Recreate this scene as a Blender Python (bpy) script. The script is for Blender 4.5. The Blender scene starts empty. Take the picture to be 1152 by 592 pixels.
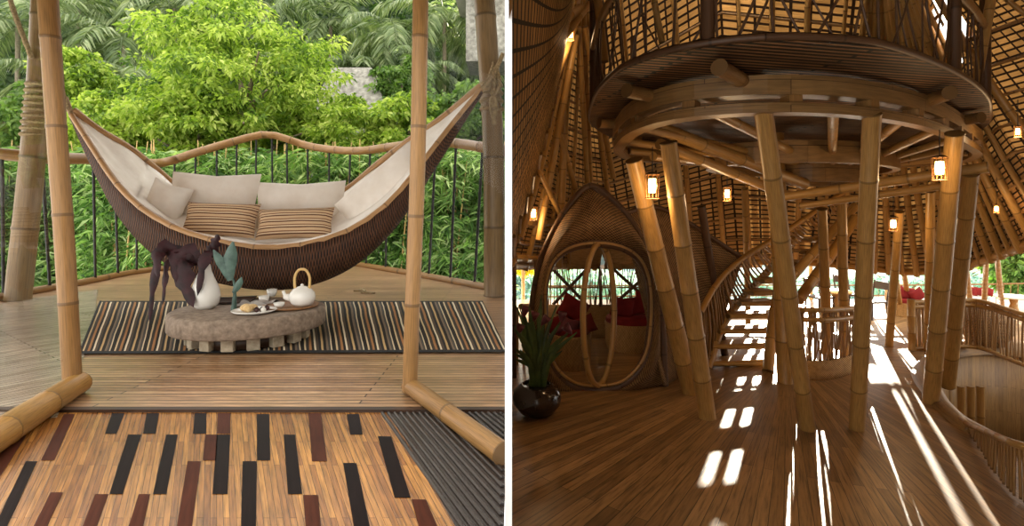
import bpy, math, random
import numpy as np
from mathutils import Vector, Matrix
random.seed(7); rng = np.random.default_rng(7)
SC = bpy.context.scene; COL = SC.collection
F = 600.0; HY = 240.0; CZ = 1.2; RF = -1.0      # focal length in pixels, horizon row, eye height, floor level of the right hall
PI = math.pi
def at(px, py, Y): return Vector(((px-576)/F*Y, Y, CZ-(py-HY)/F*Y))
def gl(px, py, z=0.0):
    Y = (CZ-z)*F/(py-HY); return Vector(((px-576)/F*Y, Y, z))
def gr(px, py, dz=0.0): return gl(px, py, RF+dz)

# ------------------------------------------------------------------ materials
class NT:
    def __init__(s, name):
        s.m = bpy.data.materials.new(name); s.m.use_nodes = True
        s.t = s.m.node_tree; s.b = s.t.nodes['Principled BSDF']; s.out = s.t.nodes['Material Output']
    def n(s, k, **kw):
        o = s.t.nodes.new(k)
        for a, v in kw.items(): setattr(o, a, v)
        return o
    def l(s, a, b): s.t.links.new(a, b)
    def math(s, op, a, b=None, c=None):
        o = s.n('ShaderNodeMath', operation=op)
        for i, v in enumerate((a, b, c)):
            if v is None: continue
            if isinstance(v, (int, float)): o.inputs[i].default_value = v
            else: s.l(v, o.inputs[i])
        return o.outputs[0]
    def mix(s, f, a, b, mode='MIX'):
        o = s.n('ShaderNodeMix', data_type='RGBA', blend_type=mode)
        for i, v in ((0, f), (6, a), (7, b)):
            if isinstance(v, (int, float)): o.inputs[i].default_value = v
            elif isinstance(v, tuple): o.inputs[i].default_value = (*v, 1)
            else: s.l(v, o.inputs[i])
        return o.outputs[2]
    def coord(s, kind='Object', sc=(1, 1, 1), rot=(0, 0, 0)):
        c = s.n('ShaderNodeTexCoord'); m = s.n('ShaderNodeMapping')
        m.inputs['Scale'].default_value = sc; m.inputs['Rotation'].default_value = rot
        s.l(c.outputs[kind], m.inputs[0]); return m.outputs[0]
    def noise(s, vec, scale=5, detail=4, rough=.55, dist=0):
        o = s.n('ShaderNodeTexNoise'); s.l(vec, o.inputs['Vector'])
        o.inputs['Scale'].default_value = scale; o.inputs['Detail'].default_value = detail
        o.inputs['Roughness'].default_value = rough; o.inputs['Distortion'].default_value = dist
        return o.outputs[0]
    def ramp(s, f, stops, interp='LINEAR'):
        o = s.n('ShaderNodeValToRGB'); o.color_ramp.interpolation = interp
        e = o.color_ramp.elements
        while len(e) < len(stops): e.new(.5)
        for i, (p, c) in enumerate(stops): e[i].position = p; e[i].color = (*c, 1)
        s.l(f, o.inputs[0]); return o.outputs[0]
    def bump(s, h, st=.3, d=.01):
        o = s.n('ShaderNodeBump'); o.inputs['Strength'].default_value = st; o.inputs['Distance'].default_value = d
        s.l(h, o.inputs['Height']); s.l(o.outputs[0], s.b.inputs['Normal'])
    def fin(s, col, rough=.6, spec=.4):
        s.l(col, s.b.inputs['Base Color']); s.b.inputs['Roughness'].default_value = rough
        s.b.inputs['Specular IOR Level'].default_value = spec; return s.m
def mul(c, k): return tuple(x*k for x in c)
def srgb(r, g, b):
    return tuple(((v/255)/12.92 if v/255 <= .04045 else ((v/255+.055)/1.055)**2.4) for v in (r, g, b))

def m_noise(name, c1, c2, scale=6, sc=(1, 1, 1), kind='Object', rough=.6, bump=.2, lo=.3, hi=.7, spec=.4, d=.01):
    t = NT(name); v = t.coord(kind, sc); n = t.noise(v, scale, 5)
    c = t.ramp(n, [(lo, c1), (hi, c2)]); t.bump(n, bump, d); return t.fin(c, rough, spec)
def m_bamboo(name, c, rough=.42, dark=.35):
    """pole running along UV v, one node ring per unit of v"""
    t = NT(name); v = t.coord('UV')
    sep = t.n('ShaderNodeSeparateXYZ'); t.l(v, sep.inputs[0])
    fr = t.math('FRACT', sep.outputs[1])
    d = t.math('ABSOLUTE', t.math('SUBTRACT', fr, .5))           # .5 at the node
    ring = t.math('GREATER_THAN', d, .482)
    n = t.noise(t.coord('UV', (14, .8, 1)), 4, 5)
    n2 = t.noise(t.coord('Object', (1, 1, 1)), 1.7, 3)
    base = t.ramp(n, [(.28, mul(c, .55)), (.5, c), (.75, tuple(min(1, x*1.35) for x in c))])
    base = t.mix(t.math('MULTIPLY', n2, .6), base, mul(c, .5))
    col = t.mix(t.math('MULTIPLY', ring, .75), base, mul(c, dark)); t.bump(n, .15, .004)
    return t.fin(col, rough, .45)
def m_planks(name, c1, c2, cm, w, l, kind='UV', rough=.4, grain=.5, mort=.02, spec=.5, rot=0, bump=.3, off=.37):
    t = NT(name); v = t.coord(kind, (1, 1, 1), (0, 0, rot))
    b = t.n('ShaderNodeTexBrick'); t.l(v, b.inputs[0])
    b.inputs['Color1'].default_value = (*c1, 1); b.inputs['Color2'].default_value = (*c2, 1); b.inputs['Mortar'].default_value = (*cm, 1)
    b.inputs['Scale'].default_value = 1; b.inputs['Mortar Size'].default_value = mort*w; b.inputs['Brick Width'].default_value = l
    b.inputs['Row Height'].default_value = w; b.offset = off; b.inputs['Bias'].default_value = 0
    m = t.n('ShaderNodeMapping'); m.inputs['Scale'].default_value = (2.2, 2.2/w*.12+18, 1); t.l(v, m.inputs[0])
    n = t.noise(m.outputs[0], 2.5, 5)
    g = t.ramp(n, [(.3, (1-grain,)*3), (.7, (1+grain*.3,)*3)])
    n3 = t.noise(v, .9, 3); g2 = t.ramp(n3, [(.3, (.72,)*3), (.7, (1.12,)*3)])
    col = t.mix(1.0, b.outputs[0], g, 'MULTIPLY'); col = t.mix(1.0, col, g2, 'MULTIPLY')
    h = t.math('SUBTRACT', n, b.outputs[1]); t.bump(h, bump, .006)
    return t.fin(col, rough, spec)
def m_weave(name, c1, c2, su, sv, rough=.7, kind='UV', st=.8):
    t = NT(name); v = t.coord(kind, (su, sv, 1)); sep = t.n('ShaderNodeSeparateXYZ'); t.l(v, sep.inputs[0])
    a = t.math('SINE', t.math('MULTIPLY', sep.outputs[0], 2*PI)); b = t.math('SINE', t.math('MULTIPLY', sep.outputs[1], 2*PI))
    w = t.math('MULTIPLY_ADD', t.math('MULTIPLY', a, b), .5, .5)
    n = t.noise(t.coord(kind, (su*.35, sv*.35, 1)), 1.5, 4)
    k = t.math('MULTIPLY', w, t.math('MULTIPLY_ADD', n, 1.4, .2))
    col = t.ramp(k, [(.12, c1), (.75, c2)]); t.bump(k, st, .012); return t.fin(col, rough, .3)
def m_leaf(name, cols, rough=.5, trans=.45):
    t = NT(name); g = t.n('ShaderNodeNewGeometry'); st = [(i/(len(cols)-1), c) for i, c in enumerate(cols)]
    n = t.noise(t.coord('Object'), .8, 3)
    f = t.math('ADD', t.math('MULTIPLY', g.outputs['Random Per Island'], .6), t.math('MULTIPLY_ADD', n, 1.7, -.62))
    c = t.ramp(f, st); t.fin(c, rough, .35)
    tr = t.n('ShaderNodeBsdfTranslucent'); t.l(t.mix(1.0, c, (1.0, 1.15, .5), 'MULTIPLY'), tr.inputs[0])
    mx = t.n('ShaderNodeMixShader'); mx.inputs[0].default_value = trans
    t.l(t.b.outputs[0], mx.inputs[1]); t.l(tr.outputs[0], mx.inputs[2]); t.l(mx.outputs[0], t.out.inputs[0]); return t.m
def m_stripes(name, cols, per, rough=.85, axis=0, kind='UV', jit=.0, bump=.4):
    """constant coloured stripes repeating every `per` units"""
    t = NT(name); v = t.coord(kind); sep = t.n('ShaderNodeSeparateXYZ'); t.l(v, sep.inputs[0])
    x = sep.outputs[axis]
    if jit: x = t.math('ADD', x, t.math('MULTIPLY', t.noise(t.coord(kind, (1, 1, 1)), 3, 2), jit))
    f = t.math('FRACT', t.math('DIVIDE', x, per)); k = 0; tot = sum(w for w, c in cols); st = []
    for w, c in cols: st.append((k/tot, c)); k += w
    c = t.ramp(f, st, 'CONSTANT')
    n = t.noise(t.coord(kind, (60, 60, 60)), 4, 2); c = t.mix(1.0, c, t.ramp(n, [(.3, (.75,)*3), (.7, (1.05,)*3)]), 'MULTIPLY')
    t.bump(n, bump, .004); return t.fin(c, rough, .2)
def m_glass(name, tint=(1, 1, 1), spec=1.0):
    t = NT(name); t.t.nodes.remove(t.b)
    tr = t.n('ShaderNodeBsdfTransparent'); tr.inputs[0].default_value = (*tint, 1)
    gl_ = t.n('ShaderNodeBsdfGlossy'); gl_.inputs['Roughness'].default_value = .02
    fr = t.n('ShaderNodeFresnel'); fr.inputs[0].default_value = 1.5
    mx = t.n('ShaderNodeMixShader'); t.l(t.math('MULTIPLY', fr.outputs[0], spec), mx.inputs[0]); t.l(tr.outputs[0], mx.inputs[1]); t.l(gl_.outputs[0], mx.inputs[2])
    t.l(mx.outputs[0], t.out.inputs[0]); return t.m
def m_emit(name, c, s):
    t = NT(name); t.b.inputs['Base Color'].default_value = (*c, 1); t.b.inputs['Emission Color'].default_value = (*c, 1)
    t.b.inputs['Emission Strength'].default_value = s; return t.m

M = {}
M['bam_gold'] = m_bamboo('bamboo_gold', srgb(176, 130, 66))
M['bam_pale'] = m_bamboo('bamboo_pale', srgb(226, 186, 118))
M['bam_brown'] = m_bamboo('bamboo_brown', srgb(152, 112, 64))
M['bam_post'] = m_bamboo('bamboo_weathered', srgb(138, 110, 72))
M['bam_hall'] = m_bamboo('bamboo_hall', srgb(180, 138, 78), .38)
M['bam_dark'] = m_bamboo('bamboo_dark', srgb(92, 64, 42), .5)
M['iron'] = m_noise('black_iron', (.008, .008, .008), (.03, .028, .025), 30, rough=.5)
M['deck'] = m_planks('deck_planks', srgb(208, 166, 124), srgb(168, 126, 88), srgb(76, 52, 34), .06, 2.6, rough=.28, spec=.6, grain=.5, mort=.09)
M['deckside'] = m_planks('deck_planks_grey', srgb(206, 188, 166), srgb(176, 156, 134), srgb(96, 80, 66), .06, 2.2, rough=.25, grain=.5, mort=.08)
M['amber'] = m_planks('amber_planks', srgb(194, 134, 66), srgb(144, 88, 40), srgb(64, 36, 16), .032, .7, rough=.26, grain=.55, mort=.035, spec=.5)
M['inlay_black'] = m_planks('inlay_black', srgb(30, 18, 18), srgb(22, 14, 14), srgb(10, 6, 6), .05, 2, rough=.5, grain=.4, spec=.1)
M['inlay_brown'] = m_planks('inlay_brown', srgb(84, 42, 28), srgb(66, 34, 24), srgb(26, 14, 10), .05, 2, rough=.5, grain=.4, spec=.1)
M['slat_dark'] = m_bamboo('dark_slat', srgb(58, 48, 42), .32, .5)
M['wicker_dark'] = m_weave('wicker_dark', srgb(14, 8, 6), srgb(96, 60, 36), 26, 9, st=1.0)
M['wicker_rim'] = m_bamboo('hammock_rim', srgb(184, 140, 92), .5)
M['wicker_hall'] = m_weave('wicker_hall', srgb(44, 28, 18), srgb(160, 122, 78), 22, 22, st=.7)
M['wicker_light'] = m_weave('wicker_light', srgb(120, 84, 46), srgb(214, 170, 108), 18, 18, st=.7)
M['cream'] = m_noise('cream_cloth', srgb(226, 216, 204), srgb(246, 240, 232), 3, rough=.9, bump=.5, d=.03, spec=.15)
M['striped'] = m_stripes('striped_cloth', [(4, srgb(214, 182, 146)), (2, srgb(104, 66, 46)), (2, srgb(226, 200, 166)), (1.6, srgb(128, 84, 58))], .075, axis=1)
dk = srgb(44, 38, 34)
M['rug'] = m_stripes('rug_stripes', [(3, dk), (1.3, srgb(220, 194, 150)), (2.4, srgb(66, 58, 52)), (1.8, srgb(176, 124, 76)), (2, dk), (1.4, srgb(236, 220, 188)), (2, srgb(92, 76, 62)), (2, srgb(48, 44, 42)), (1.6, srgb(206, 170, 118)), (2.4, dk), (1.6, srgb(132, 112, 92)), (1.8, srgb(78, 74, 70)), (1, srgb(226, 206, 170))], .40, jit=.03)
M['rug_edge'] = m_noise('rug_border', srgb(24, 24, 26), srgb(44, 42, 42), 40, rough=.9)
M['stone'] = m_noise('stone', srgb(108, 92, 78), srgb(152, 134, 116), 22, rough=.75, bump=.5)
M['stone_side'] = m_noise('stone_block', srgb(150, 134, 112), srgb(190, 176, 152), 20, rough=.8, bump=.5)
M['dark_wood'] = m_noise('dark_wood', srgb(40, 28, 20), srgb(72, 48, 32), 5, (1, 1, 8), rough=.45)
M['tray_wood'] = m_noise('tray_wood', srgb(120, 84, 52), srgb(160, 116, 76), 5, (1, 8, 1), rough=.45)
M['white_china'] = m_noise('white_china', srgb(226, 222, 214), srgb(240, 238, 232), 3, rough=.18, bump=.02, spec=.6)
M['plum_leaf'] = m_noise('plum_leaf', srgb(18, 9, 10), srgb(60, 26, 30), 9, rough=.5, spec=.2)
M['teal_leaf'] = m_noise('blue_green_leaf', srgb(40, 60, 54), srgb(84, 112, 100), 9, rough=.45)
M['blue_cloth'] = m_noise('blue_cover', srgb(40, 84, 104), srgb(70, 120, 138), 8, rough=.6)
M['grey_cloth'] = m_noise('grey_napkin', srgb(120, 112, 108), srgb(186, 178, 170), 9, rough=.9, bump=.6)
M['pastry'] = m_noise('pastry', srgb(196, 156, 96), srgb(232, 206, 160), 30, rough=.7, bump=.8)
M['dark_fruit'] = m_noise('dark_fruit', srgb(36, 20, 20), srgb(80, 40, 34), 30, rough=.3)
M['rope'] = m_noise('rope', srgb(110, 92, 66), srgb(176, 152, 112), 40, rough=.9, bump=1.0)
M['white_paint'] = m_noise('white_plaster', (.93, .93, .93), (.95, .95, .95), 12, rough=.85, bump=.02)
M['palm'] = m_leaf('palm_leaf', [srgb(70, 90, 56), srgb(120, 138, 92), srgb(176, 184, 142)], trans=.35)
M['palm_trunk'] = m_noise('palm_trunk', srgb(120, 106, 88), srgb(170, 156, 136), 8, (1, 1, 5), rough=.9, bump=.6)
M['lime'] = m_leaf('lime_leaf', [srgb(56, 84, 30), srgb(112, 142, 50), srgb(172, 192, 78), srgb(216, 222, 130)], trans=.45)
M['mid'] = m_leaf('mid_leaf', [srgb(44, 68, 32), srgb(92, 124, 58), srgb(150, 176, 96)])
M['bamboo_leaf'] = m_leaf('bamboo_leaf', [srgb(28, 52, 26), srgb(72, 108, 50), srgb(128, 164, 84), srgb(214, 228, 172)])
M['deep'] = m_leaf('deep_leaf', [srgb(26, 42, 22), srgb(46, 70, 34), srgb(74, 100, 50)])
M['painted_haze_leaf'] = m_leaf('haze_tinted_leaf', [srgb(130, 168, 186), srgb(170, 202, 214), srgb(206, 224, 220)], trans=.4)  # distance haze painted into the leaf colour
M['yellow_leaf'] = m_leaf('yellow_leaf', [srgb(200, 170, 40), srgb(230, 210, 70)], trans=.5)
M['bark'] = m_noise('bark', srgb(96, 82, 66), srgb(150, 134, 112), 6, (1, 1, .3), rough=.9, bump=.6)
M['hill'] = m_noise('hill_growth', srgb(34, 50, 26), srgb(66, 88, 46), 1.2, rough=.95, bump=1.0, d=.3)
M['valley'] = m_noise('haze_tinted_valley_growth', srgb(120, 152, 150), srgb(172, 196, 190), .25, rough=.95, bump=.6, d=.5)  # pale blue-green stands in for haze over the valley growth
M['thatch_grey'] = m_noise('grey_thatch', srgb(104, 100, 92), srgb(168, 164, 154), 5, (1, 1, 1), rough=.95, bump=.8)
M['house_wall'] = m_noise('pale_house_wall', srgb(176, 172, 160), srgb(206, 202, 192), 2, rough=.9)
M['glass'] = m_glass('pane_glass', (.99, .995, .99), .10)
M['door_glass'] = m_glass('door_glass', (.9, .92, .88), 3.0)
M['hall_floor'] = m_planks('hall_floor_planks', srgb(178, 130, 78), srgb(142, 98, 56), srgb(74, 48, 26), .07, 2.3, rough=.3, grain=.45, spec=.55)
M['mat_shingle'] = m_planks('roof_shingles', srgb(192, 144, 84), srgb(154, 112, 62), srgb(38, 24, 13), .12, .22, rough=.7, grain=.35, mort=.16, spec=.2, bump=.8, off=0)
def thin(name, k):
    m = M[name]; t = m.node_tree; b = t.nodes['Principled BSDF']; out = t.nodes['Material Output']; tr = t.nodes.new('ShaderNodeBsdfTranslucent'); mx = t.nodes.new('ShaderNodeMixShader'); mx.inputs[0].default_value = k
    t.links.new(b.inputs['Base Color'].links[0].from_socket, tr.inputs[0]); t.links.new(b.outputs[0], mx.inputs[1]); t.links.new(tr.outputs[0], mx.inputs[2]); t.links.new(mx.outputs[0], out.inputs[0])
thin('mat_shingle', .06)
M['reed'] = m_planks('reed_ceiling', srgb(168, 122, 76), srgb(124, 88, 54), srgb(12, 8, 5), .06, 3.0, rough=.6, grain=.5, mort=.3, spec=.25, bump=.8)
M['lam'] = m_planks('laminated_bamboo', srgb(164, 126, 76), srgb(138, 104, 62), srgb(80, 50, 24), .11, 1.1, rough=.45, grain=.35)
M['red_cloth'] = m_noise('red_cloth', srgb(98, 22, 24), srgb(138, 38, 34), 5, rough=.85, bump=.4, spec=.2)
M['clay'] = m_noise('dark_glazed_clay', srgb(26, 20, 18), srgb(58, 44, 36), 4, rough=.16, bump=.03, spec=.6)
M['plant_leaf'] = m_noise('dark_green_leaf', srgb(36, 52, 26), srgb(84, 104, 52), 5, rough=.35)
M['flower'] = m_noise('purple_flower', srgb(60, 24, 34), srgb(110, 50, 60), 9, rough=.5)
M['lantern_glow'] = m_emit('lantern_glow', (1.0, .62, .2), 14)
M['lantern_cage'] = m_noise('lantern_cage', srgb(110, 70, 34), srgb(160, 110, 60), 20)

# ------------------------------------------------------------------ mesh builder
WL = {}
def tagit(o, label=None, cat=None, group=None, kind=None):
    if label: o['label'] = label
    if cat: o['category'] = cat
    if group: o['group'] = group
    if kind: o['kind'] = kind
    return o
def thing(name, loc, label, cat, group=None, kind=None):
    o = bpy.data.objects.new(name, None); COL.objects.link(o); o.location = loc; o.empty_display_size = .1
    WL[o.name] = Vector(loc); return tagit(o, label, cat, group, kind)
def cat_rom(pts, n):
    pts = [Vector(p) for p in pts]
    if len(pts) < 3:
        return [pts[0].lerp(pts[-1], i/n) for i in range(n+1)]
    out = []; L = len(pts)-1
    for i in range(n+1):
        u = i/n*L; k = min(int(u), L-1); f = u-k
        p1, p2 = pts[k], pts[k+1]; p0 = pts[k-1] if k else p1*2-p2; p3 = pts[k+2] if k+2 <= L else p2*2-p1
        out.append(.5*((2*p1)+(p2-p0)*f+(2*p0-5*p1+4*p2-p3)*f*f+(3*p1-p0-3*p2+p3)*f**3))
    return out
def plen(p): return sum((p[i+1]-p[i]).length for i in range(len(p)-1))
class MB:
    def __init__(s): s.v = []; s.f = []; s.uv = []; s.mi = []; s.sm = []; s.arr = []
    def add(s, verts, faces, uvs=None, mi=0, smooth=False):
        o = len(s.v); s.v.extend([tuple(p) for p in verts])
        for k, f in enumerate(faces):
            s.f.append(tuple(i+o for i in f)); s.mi.append(mi); s.sm.append(smooth)
            s.uv.append(uvs[k] if uvs else [(0, 0)]*len(f))
        return s
    def quad(s, a, b, c, d, mi=0, uv=None):
        return s.add([a, b, c, d], [(0, 1, 2, 3)], [uv or [(a[0], a[1]), (b[0], b[1]), (c[0], c[1]), (d[0], d[1])]], mi)
    def tube(s, path, r, n=8, mi=0, vs=1.0, cap=True, flat=1.0, up=None):
        path = [Vector(p) for p in path]; N = len(path)
        rs = [r]*N if isinstance(r, (int, float)) else list(r)
        if len(rs) != N: rs = [rs[min(len(rs)-1, int(round(i/(N-1)*(len(rs)-1))))] for i in range(N)]
        T = [((path[min(i+1, N-1)]-path[max(i-1, 0)]) or Vector((0, 0, 1))).normalized() for i in range(N)]
        ref = Vector(up) if up else (Vector((0, 0, 1)) if abs(T[0].z) < .9 else Vector((1, 0, 0)))
        nrm = (ref-T[0]*ref.dot(T[0])).normalized(); vs_ = []; L = 0; Ls = []
        for i in range(N):
            if i: L += (path[i]-path[i-1]).length; nrm = (nrm-T[i]*nrm.dot(T[i])).normalized()
            Ls.append(L*vs); b = T[i].cross(nrm)
            for k in range(n):
                a = 2*PI*k/n; vs_.append(path[i]+(nrm*math.cos(a)*flat+b*math.sin(a))*rs[i])
        fs = []; us = []
        for i in range(N-1):
            for k in range(n):
                k2 = (k+1) % n; fs.append((i*n+k, i*n+k2, (i+1)*n+k2, (i+1)*n+k))
                us.append([(k/n, Ls[i]), ((k+1)/n, Ls[i]), ((k+1)/n, Ls[i+1]), (k/n, Ls[i+1])])
        s.add(vs_, fs, us, mi, True)
        if cap:
            s.add(vs_[:n], [tuple(reversed(range(n)))], None, mi); s.add(vs_[-n:], [tuple(range(n))], None, mi)
        return s
    def bamboo(s, pts, r0, r1=None, node=.35, n=12, mi=0, seg=None):
        r1 = r0 if r1 is None else r1
        base = cat_rom(pts, 40 if len(pts) > 2 else 1); L = plen(base); k = max(2, int(round(L/node)))
        # resample at node centre and just beside it
        ts = sorted(set([0, 1]+[max(0, min(1, (i+o)/k)) for i in range(k+1) for o in (-.5, -.035, -.012, .012, .035)]))
        cum = [0]
        for i in range(len(base)-1): cum.append(cum[-1]+(base[i+1]-base[i]).length)
        P = []; R = []
        for t in ts:
            d = t*L; i = 0
            while i < len(cum)-2 and cum[i+1] < d: i += 1
            f = (d-cum[i])/max(1e-9, cum[i+1]-cum[i]); P.append(base[i].lerp(base[i+1], min(1, f)))
            fr = abs((t*k)-round(t*k)); R.append((r0+(r1-r0)*t)*(1.045 if fr < .02 else (.99 if fr < .04 else 1.0)))
        return s.tube(P, R, n, mi, k/L)
    def box(s, c, sz, rot=None, mi=0, taper=1.0):
        c = Vector(c); h = Vector(sz)/2; vs = []
        for z in (-1, 1):
            for x, y in ((-1, -1), (1, -1), (1, 1), (-1, 1)):
                k = taper if z > 0 else 1
                p = Vector((x*h.x*k, y*h.y*k, z*h.z)); vs.append(c+(rot @ p if rot else p))
        fs = [(3, 2, 1, 0), (4, 5, 6, 7), (0, 1, 5, 4), (1, 2, 6, 5), (2, 3, 7, 6), (3, 0, 4, 7)]
        d = [(sz[0], sz[1]), (sz[0], sz[1]), (sz[0], sz[2]), (sz[1], sz[2]), (sz[0], sz[2]), (sz[1], sz[2])]
        return s.add(vs, fs, [[(0, 0), (a, 0), (a, b), (0, b)] for a, b in d], mi)
    def lathe(s, c, prof, n=32, mi=0, sx=1, sy=1, tilt=None):
        c = Vector(c); vs = []; L = [0]
        for i in range(1, len(prof)): L.append(L[-1]+math.dist(prof[i], prof[i-1]))
        for r, z in prof:
            for k in range(n):
                a = 2*PI*k/n; p = Vector((r*math.cos(a)*sx, r*math.sin(a)*sy, z)); vs.append(c+(tilt @ p if tilt else p))
        fs = []; us = []
        for i in range(len(prof)-1):
            for k in range(n):
                k2 = (k+1) % n; fs.append((i*n+k, i*n+k2, (i+1)*n+k2, (i+1)*n+k)); R = prof[i][0]+.1
                us.append([(k/n*6*R, L[i]), ((k+1)/n*6*R, L[i]), ((k+1)/n*6*R, L[i+1]), (k/n*6*R, L[i+1])])
        return s.add(vs, fs, us, mi, True)
    def grid(s, fn, nu, nv, mi=0, uvf=None, smooth=True, skip=None):
        vs = [fn(i/nu, j/nv) for j in range(nv+1) for i in range(nu+1)]; fs = []; us = []
        for j in range(nv):
            for i in range(nu):
                if skip and skip(i/nu, j/nv): continue
                a = j*(nu+1)+i; fs.append((a, a+1, a+nu+2, a+nu+1))
                q = [(i, j), (i+1, j), (i+1, j+1), (i, j+1)]
                us.append([(uvf(x/nu, y/nv) if uvf else (x/nu, y/nv)) for x, y in q])
        return s.add(vs, fs, us, mi, smooth)
    def leaves(s, pos, dirs, lens, wid, droop=.25):
        """numpy: one folded four-corner leaf per row"""
        pos = np.asarray(pos); dirs = np.asarray(dirs); n = len(pos)
        dirs = dirs/np.linalg.norm(dirs, axis=1, keepdims=True); rnd = rng.normal(size=(n, 3))
        side = np.cross(dirs, rnd); side /= np.linalg.norm(side, axis=1, keepdims=True)+1e-9
        lens = np.asarray(lens).reshape(-1, 1)*np.ones((n, 1)); w = np.asarray(wid).reshape(-1, 1)*np.ones((n, 1))
        a = pos; c = pos+dirs*lens; c[:, 2] -= lens[:, 0]*droop; mid = pos+dirs*lens*.45
        b = mid+side*w; d = mid-side*w
        s.arr.append(np.stack([a, b, c, d], 1).reshape(-1, 3)); return s
    def build(s, name, mats, parent=None, label=None, kind=None, origin=None, solid=None, sub=0, bevel=None):
        if isinstance(mats, str): mats = [mats]
        V = np.array(s.v, dtype=np.float64).reshape(-1, 3); Fs = list(s.f)
        if s.arr:
            A = np.concatenate(s.arr); o = len(V); V = np.concatenate([V, A]); k = len(A)//4
            q = (np.arange(k*4)+o).reshape(-1, 4).tolist(); Fs += q
        if parent is not None: off = WL[parent.name]
        elif origin is not None: off = Vector(origin)
        else:
            lo = V.min(0); hi = V.max(0); off = Vector(((lo[0]+hi[0])/2, (lo[1]+hi[1])/2, lo[2]))
        V = V-np.array(off)
        me = bpy.data.meshes.new(name); me.from_pydata(V.tolist(), [], Fs)
        nf = len(s.f)
        me.polygons.foreach_set('material_index', s.mi+[0]*(len(Fs)-nf)); me.polygons.foreach_set('use_smooth', s.sm+[False]*(len(Fs)-nf))
        uvl = me.uv_layers.new(name='UVMap'); flat = [c for f in s.uv for p in f for c in p]; flat += [0, 0, 1, 0, 1, 1, 0, 1]*(len(Fs)-nf)
        uvl.data.foreach_set('uv', flat)
        for m in mats: me.materials.append(M[m])
        me.update(); o = bpy.data.objects.new(name, me); COL.objects.link(o)
        if parent is not None: o.parent = parent
        else: o.location = off
        WL[o.name] = off
        if solid: md = o.modifiers.new('thick', 'SOLIDIFY'); md.thickness = solid; md.offset = -1
        if bevel: md = o.modifiers.new('bev', 'BEVEL'); md.width = bevel; md.segments = 2
        if sub: md = o.modifiers.new('sub', 'SUBSURF'); md.levels = sub; md.render_levels = sub
        if label: o['label'] = label
        if kind: o['kind'] = kind
        return o
def single(mb, name, mats, label, cat, group=None, kind=None, **kw):
    return tagit(mb.build(name, mats, **kw), label, cat, group, kind)
# ================================================================== SHELL
w = 8/F*2.0                                   # the white partition is 27 mm thick and starts 2 m in front of the eye
mb = MB(); mb.box((-w/2, 37, 4.6), (w, 70, 12.4)); mb.build('wall_middle', 'white_paint', kind='structure')  # height and length added to keep the low sun off the left side

# ---- left: inlaid interior floor
VPX, VPY = 242.0, 122.0
def fanx(x592, y): return VPX+(x592-VPX)*(y-VPY)/(592-VPY)
mb = MB()
def floor_quad(x0, x1, ya, yb, mi, z=0.0, lim=None):
    n = 4
    for j in range(n):
        y0 = ya+(yb-ya)*j/n; y1 = ya+(yb-ya)*(j+1)/n
        P = [gl(fanx(x0, y1), y1, z), gl(fanx(x1, y1), y1, z), gl(fanx(x1, y0), y0, z), gl(fanx(x0, y0), y0, z)]
        k = .0042
        mb.add(P, [(0, 1, 2, 3)], [[(P[0].y, x0*k), (P[1].y, x1*k), (P[2].y, x1*k), (P[3].y, x0*k)]], mi)
edge = 512.0
xs = [-460+14.4*i for i in range(200)]; xs = [x for x in xs if x < edge]+[edge]
for a, b in zip(xs, xs[1:]): floor_quad(a, b, 700, 464, 0)
mb.build('floor', ['amber'], kind='structure')
inl = [((72, 84), 466, (46, 61), 518, 2), ((29, 42), 519, (-6, 8), 592, 1), ((57, 71), 554, (38, 53), 592, 2), ((126, 140), 465, (118, 131), 488, 1),
 ((144, 159), 489, (123, 138), 556, 1), ((107, 122), 556, (93, 109), 592, 2), ((165, 179), 465, (161, 175), 488, 1), ((187, 200), 489, (172, 187), 556, 1),
 ((156, 169), 556, (145, 161), 592, 2), ((219, 232), 465, (217, 232), 488, 1), ((231, 245), 489, (228, 243), 518, 2), ((244, 259), 489, (239, 256), 556, 1),
 ((245, 259), 465, (244, 259), 488, 2), ((211, 226), 519, (199, 216), 592, 2), ((273, 289), 519, (271, 288), 592, 1), ((289, 303), 466, (289, 304), 518, 1),
 ((319, 332), 489, (324, 340), 556, 1), ((347, 361), 465, (351, 368), 519, 2), ((341, 358), 557, (344, 361), 592, 2), ((390, 404), 466, (394, 408), 489, 1),
 ((386, 401), 521, (398, 416), 592, 1), ((425, 440), 491, (444, 462), 560, 1), ((463, 479), 562, (471, 492), 592, 2), ((14, 30), 490, (-22, -6), 545, 2), ((-20, -4), 560, (-50, -32), 610, 1)]
mb = MB()
for (t0, t1), yt, (b0, b1), yb, mi in inl:
    if yb == 592: k = 1.35; b0, b1 = t0+(b0-t0)*k, t1+(b1-t1)*k; yb = yt+(592-yt)*k
    P = [gl(b0, yb, .002), gl(b1, yb, .002), gl(t1, yt, .002), gl(t0, yt, .002)]
    mb.add(P, [(0, 1, 2, 3)], [[(P[0].y, 0), (P[1].y, .05), (P[2].y, .05), (P[3].y, 0)]], mi-1)
mb.build('floor_inlay', ['inlay_black', 'inlay_brown'], kind='structure')
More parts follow.
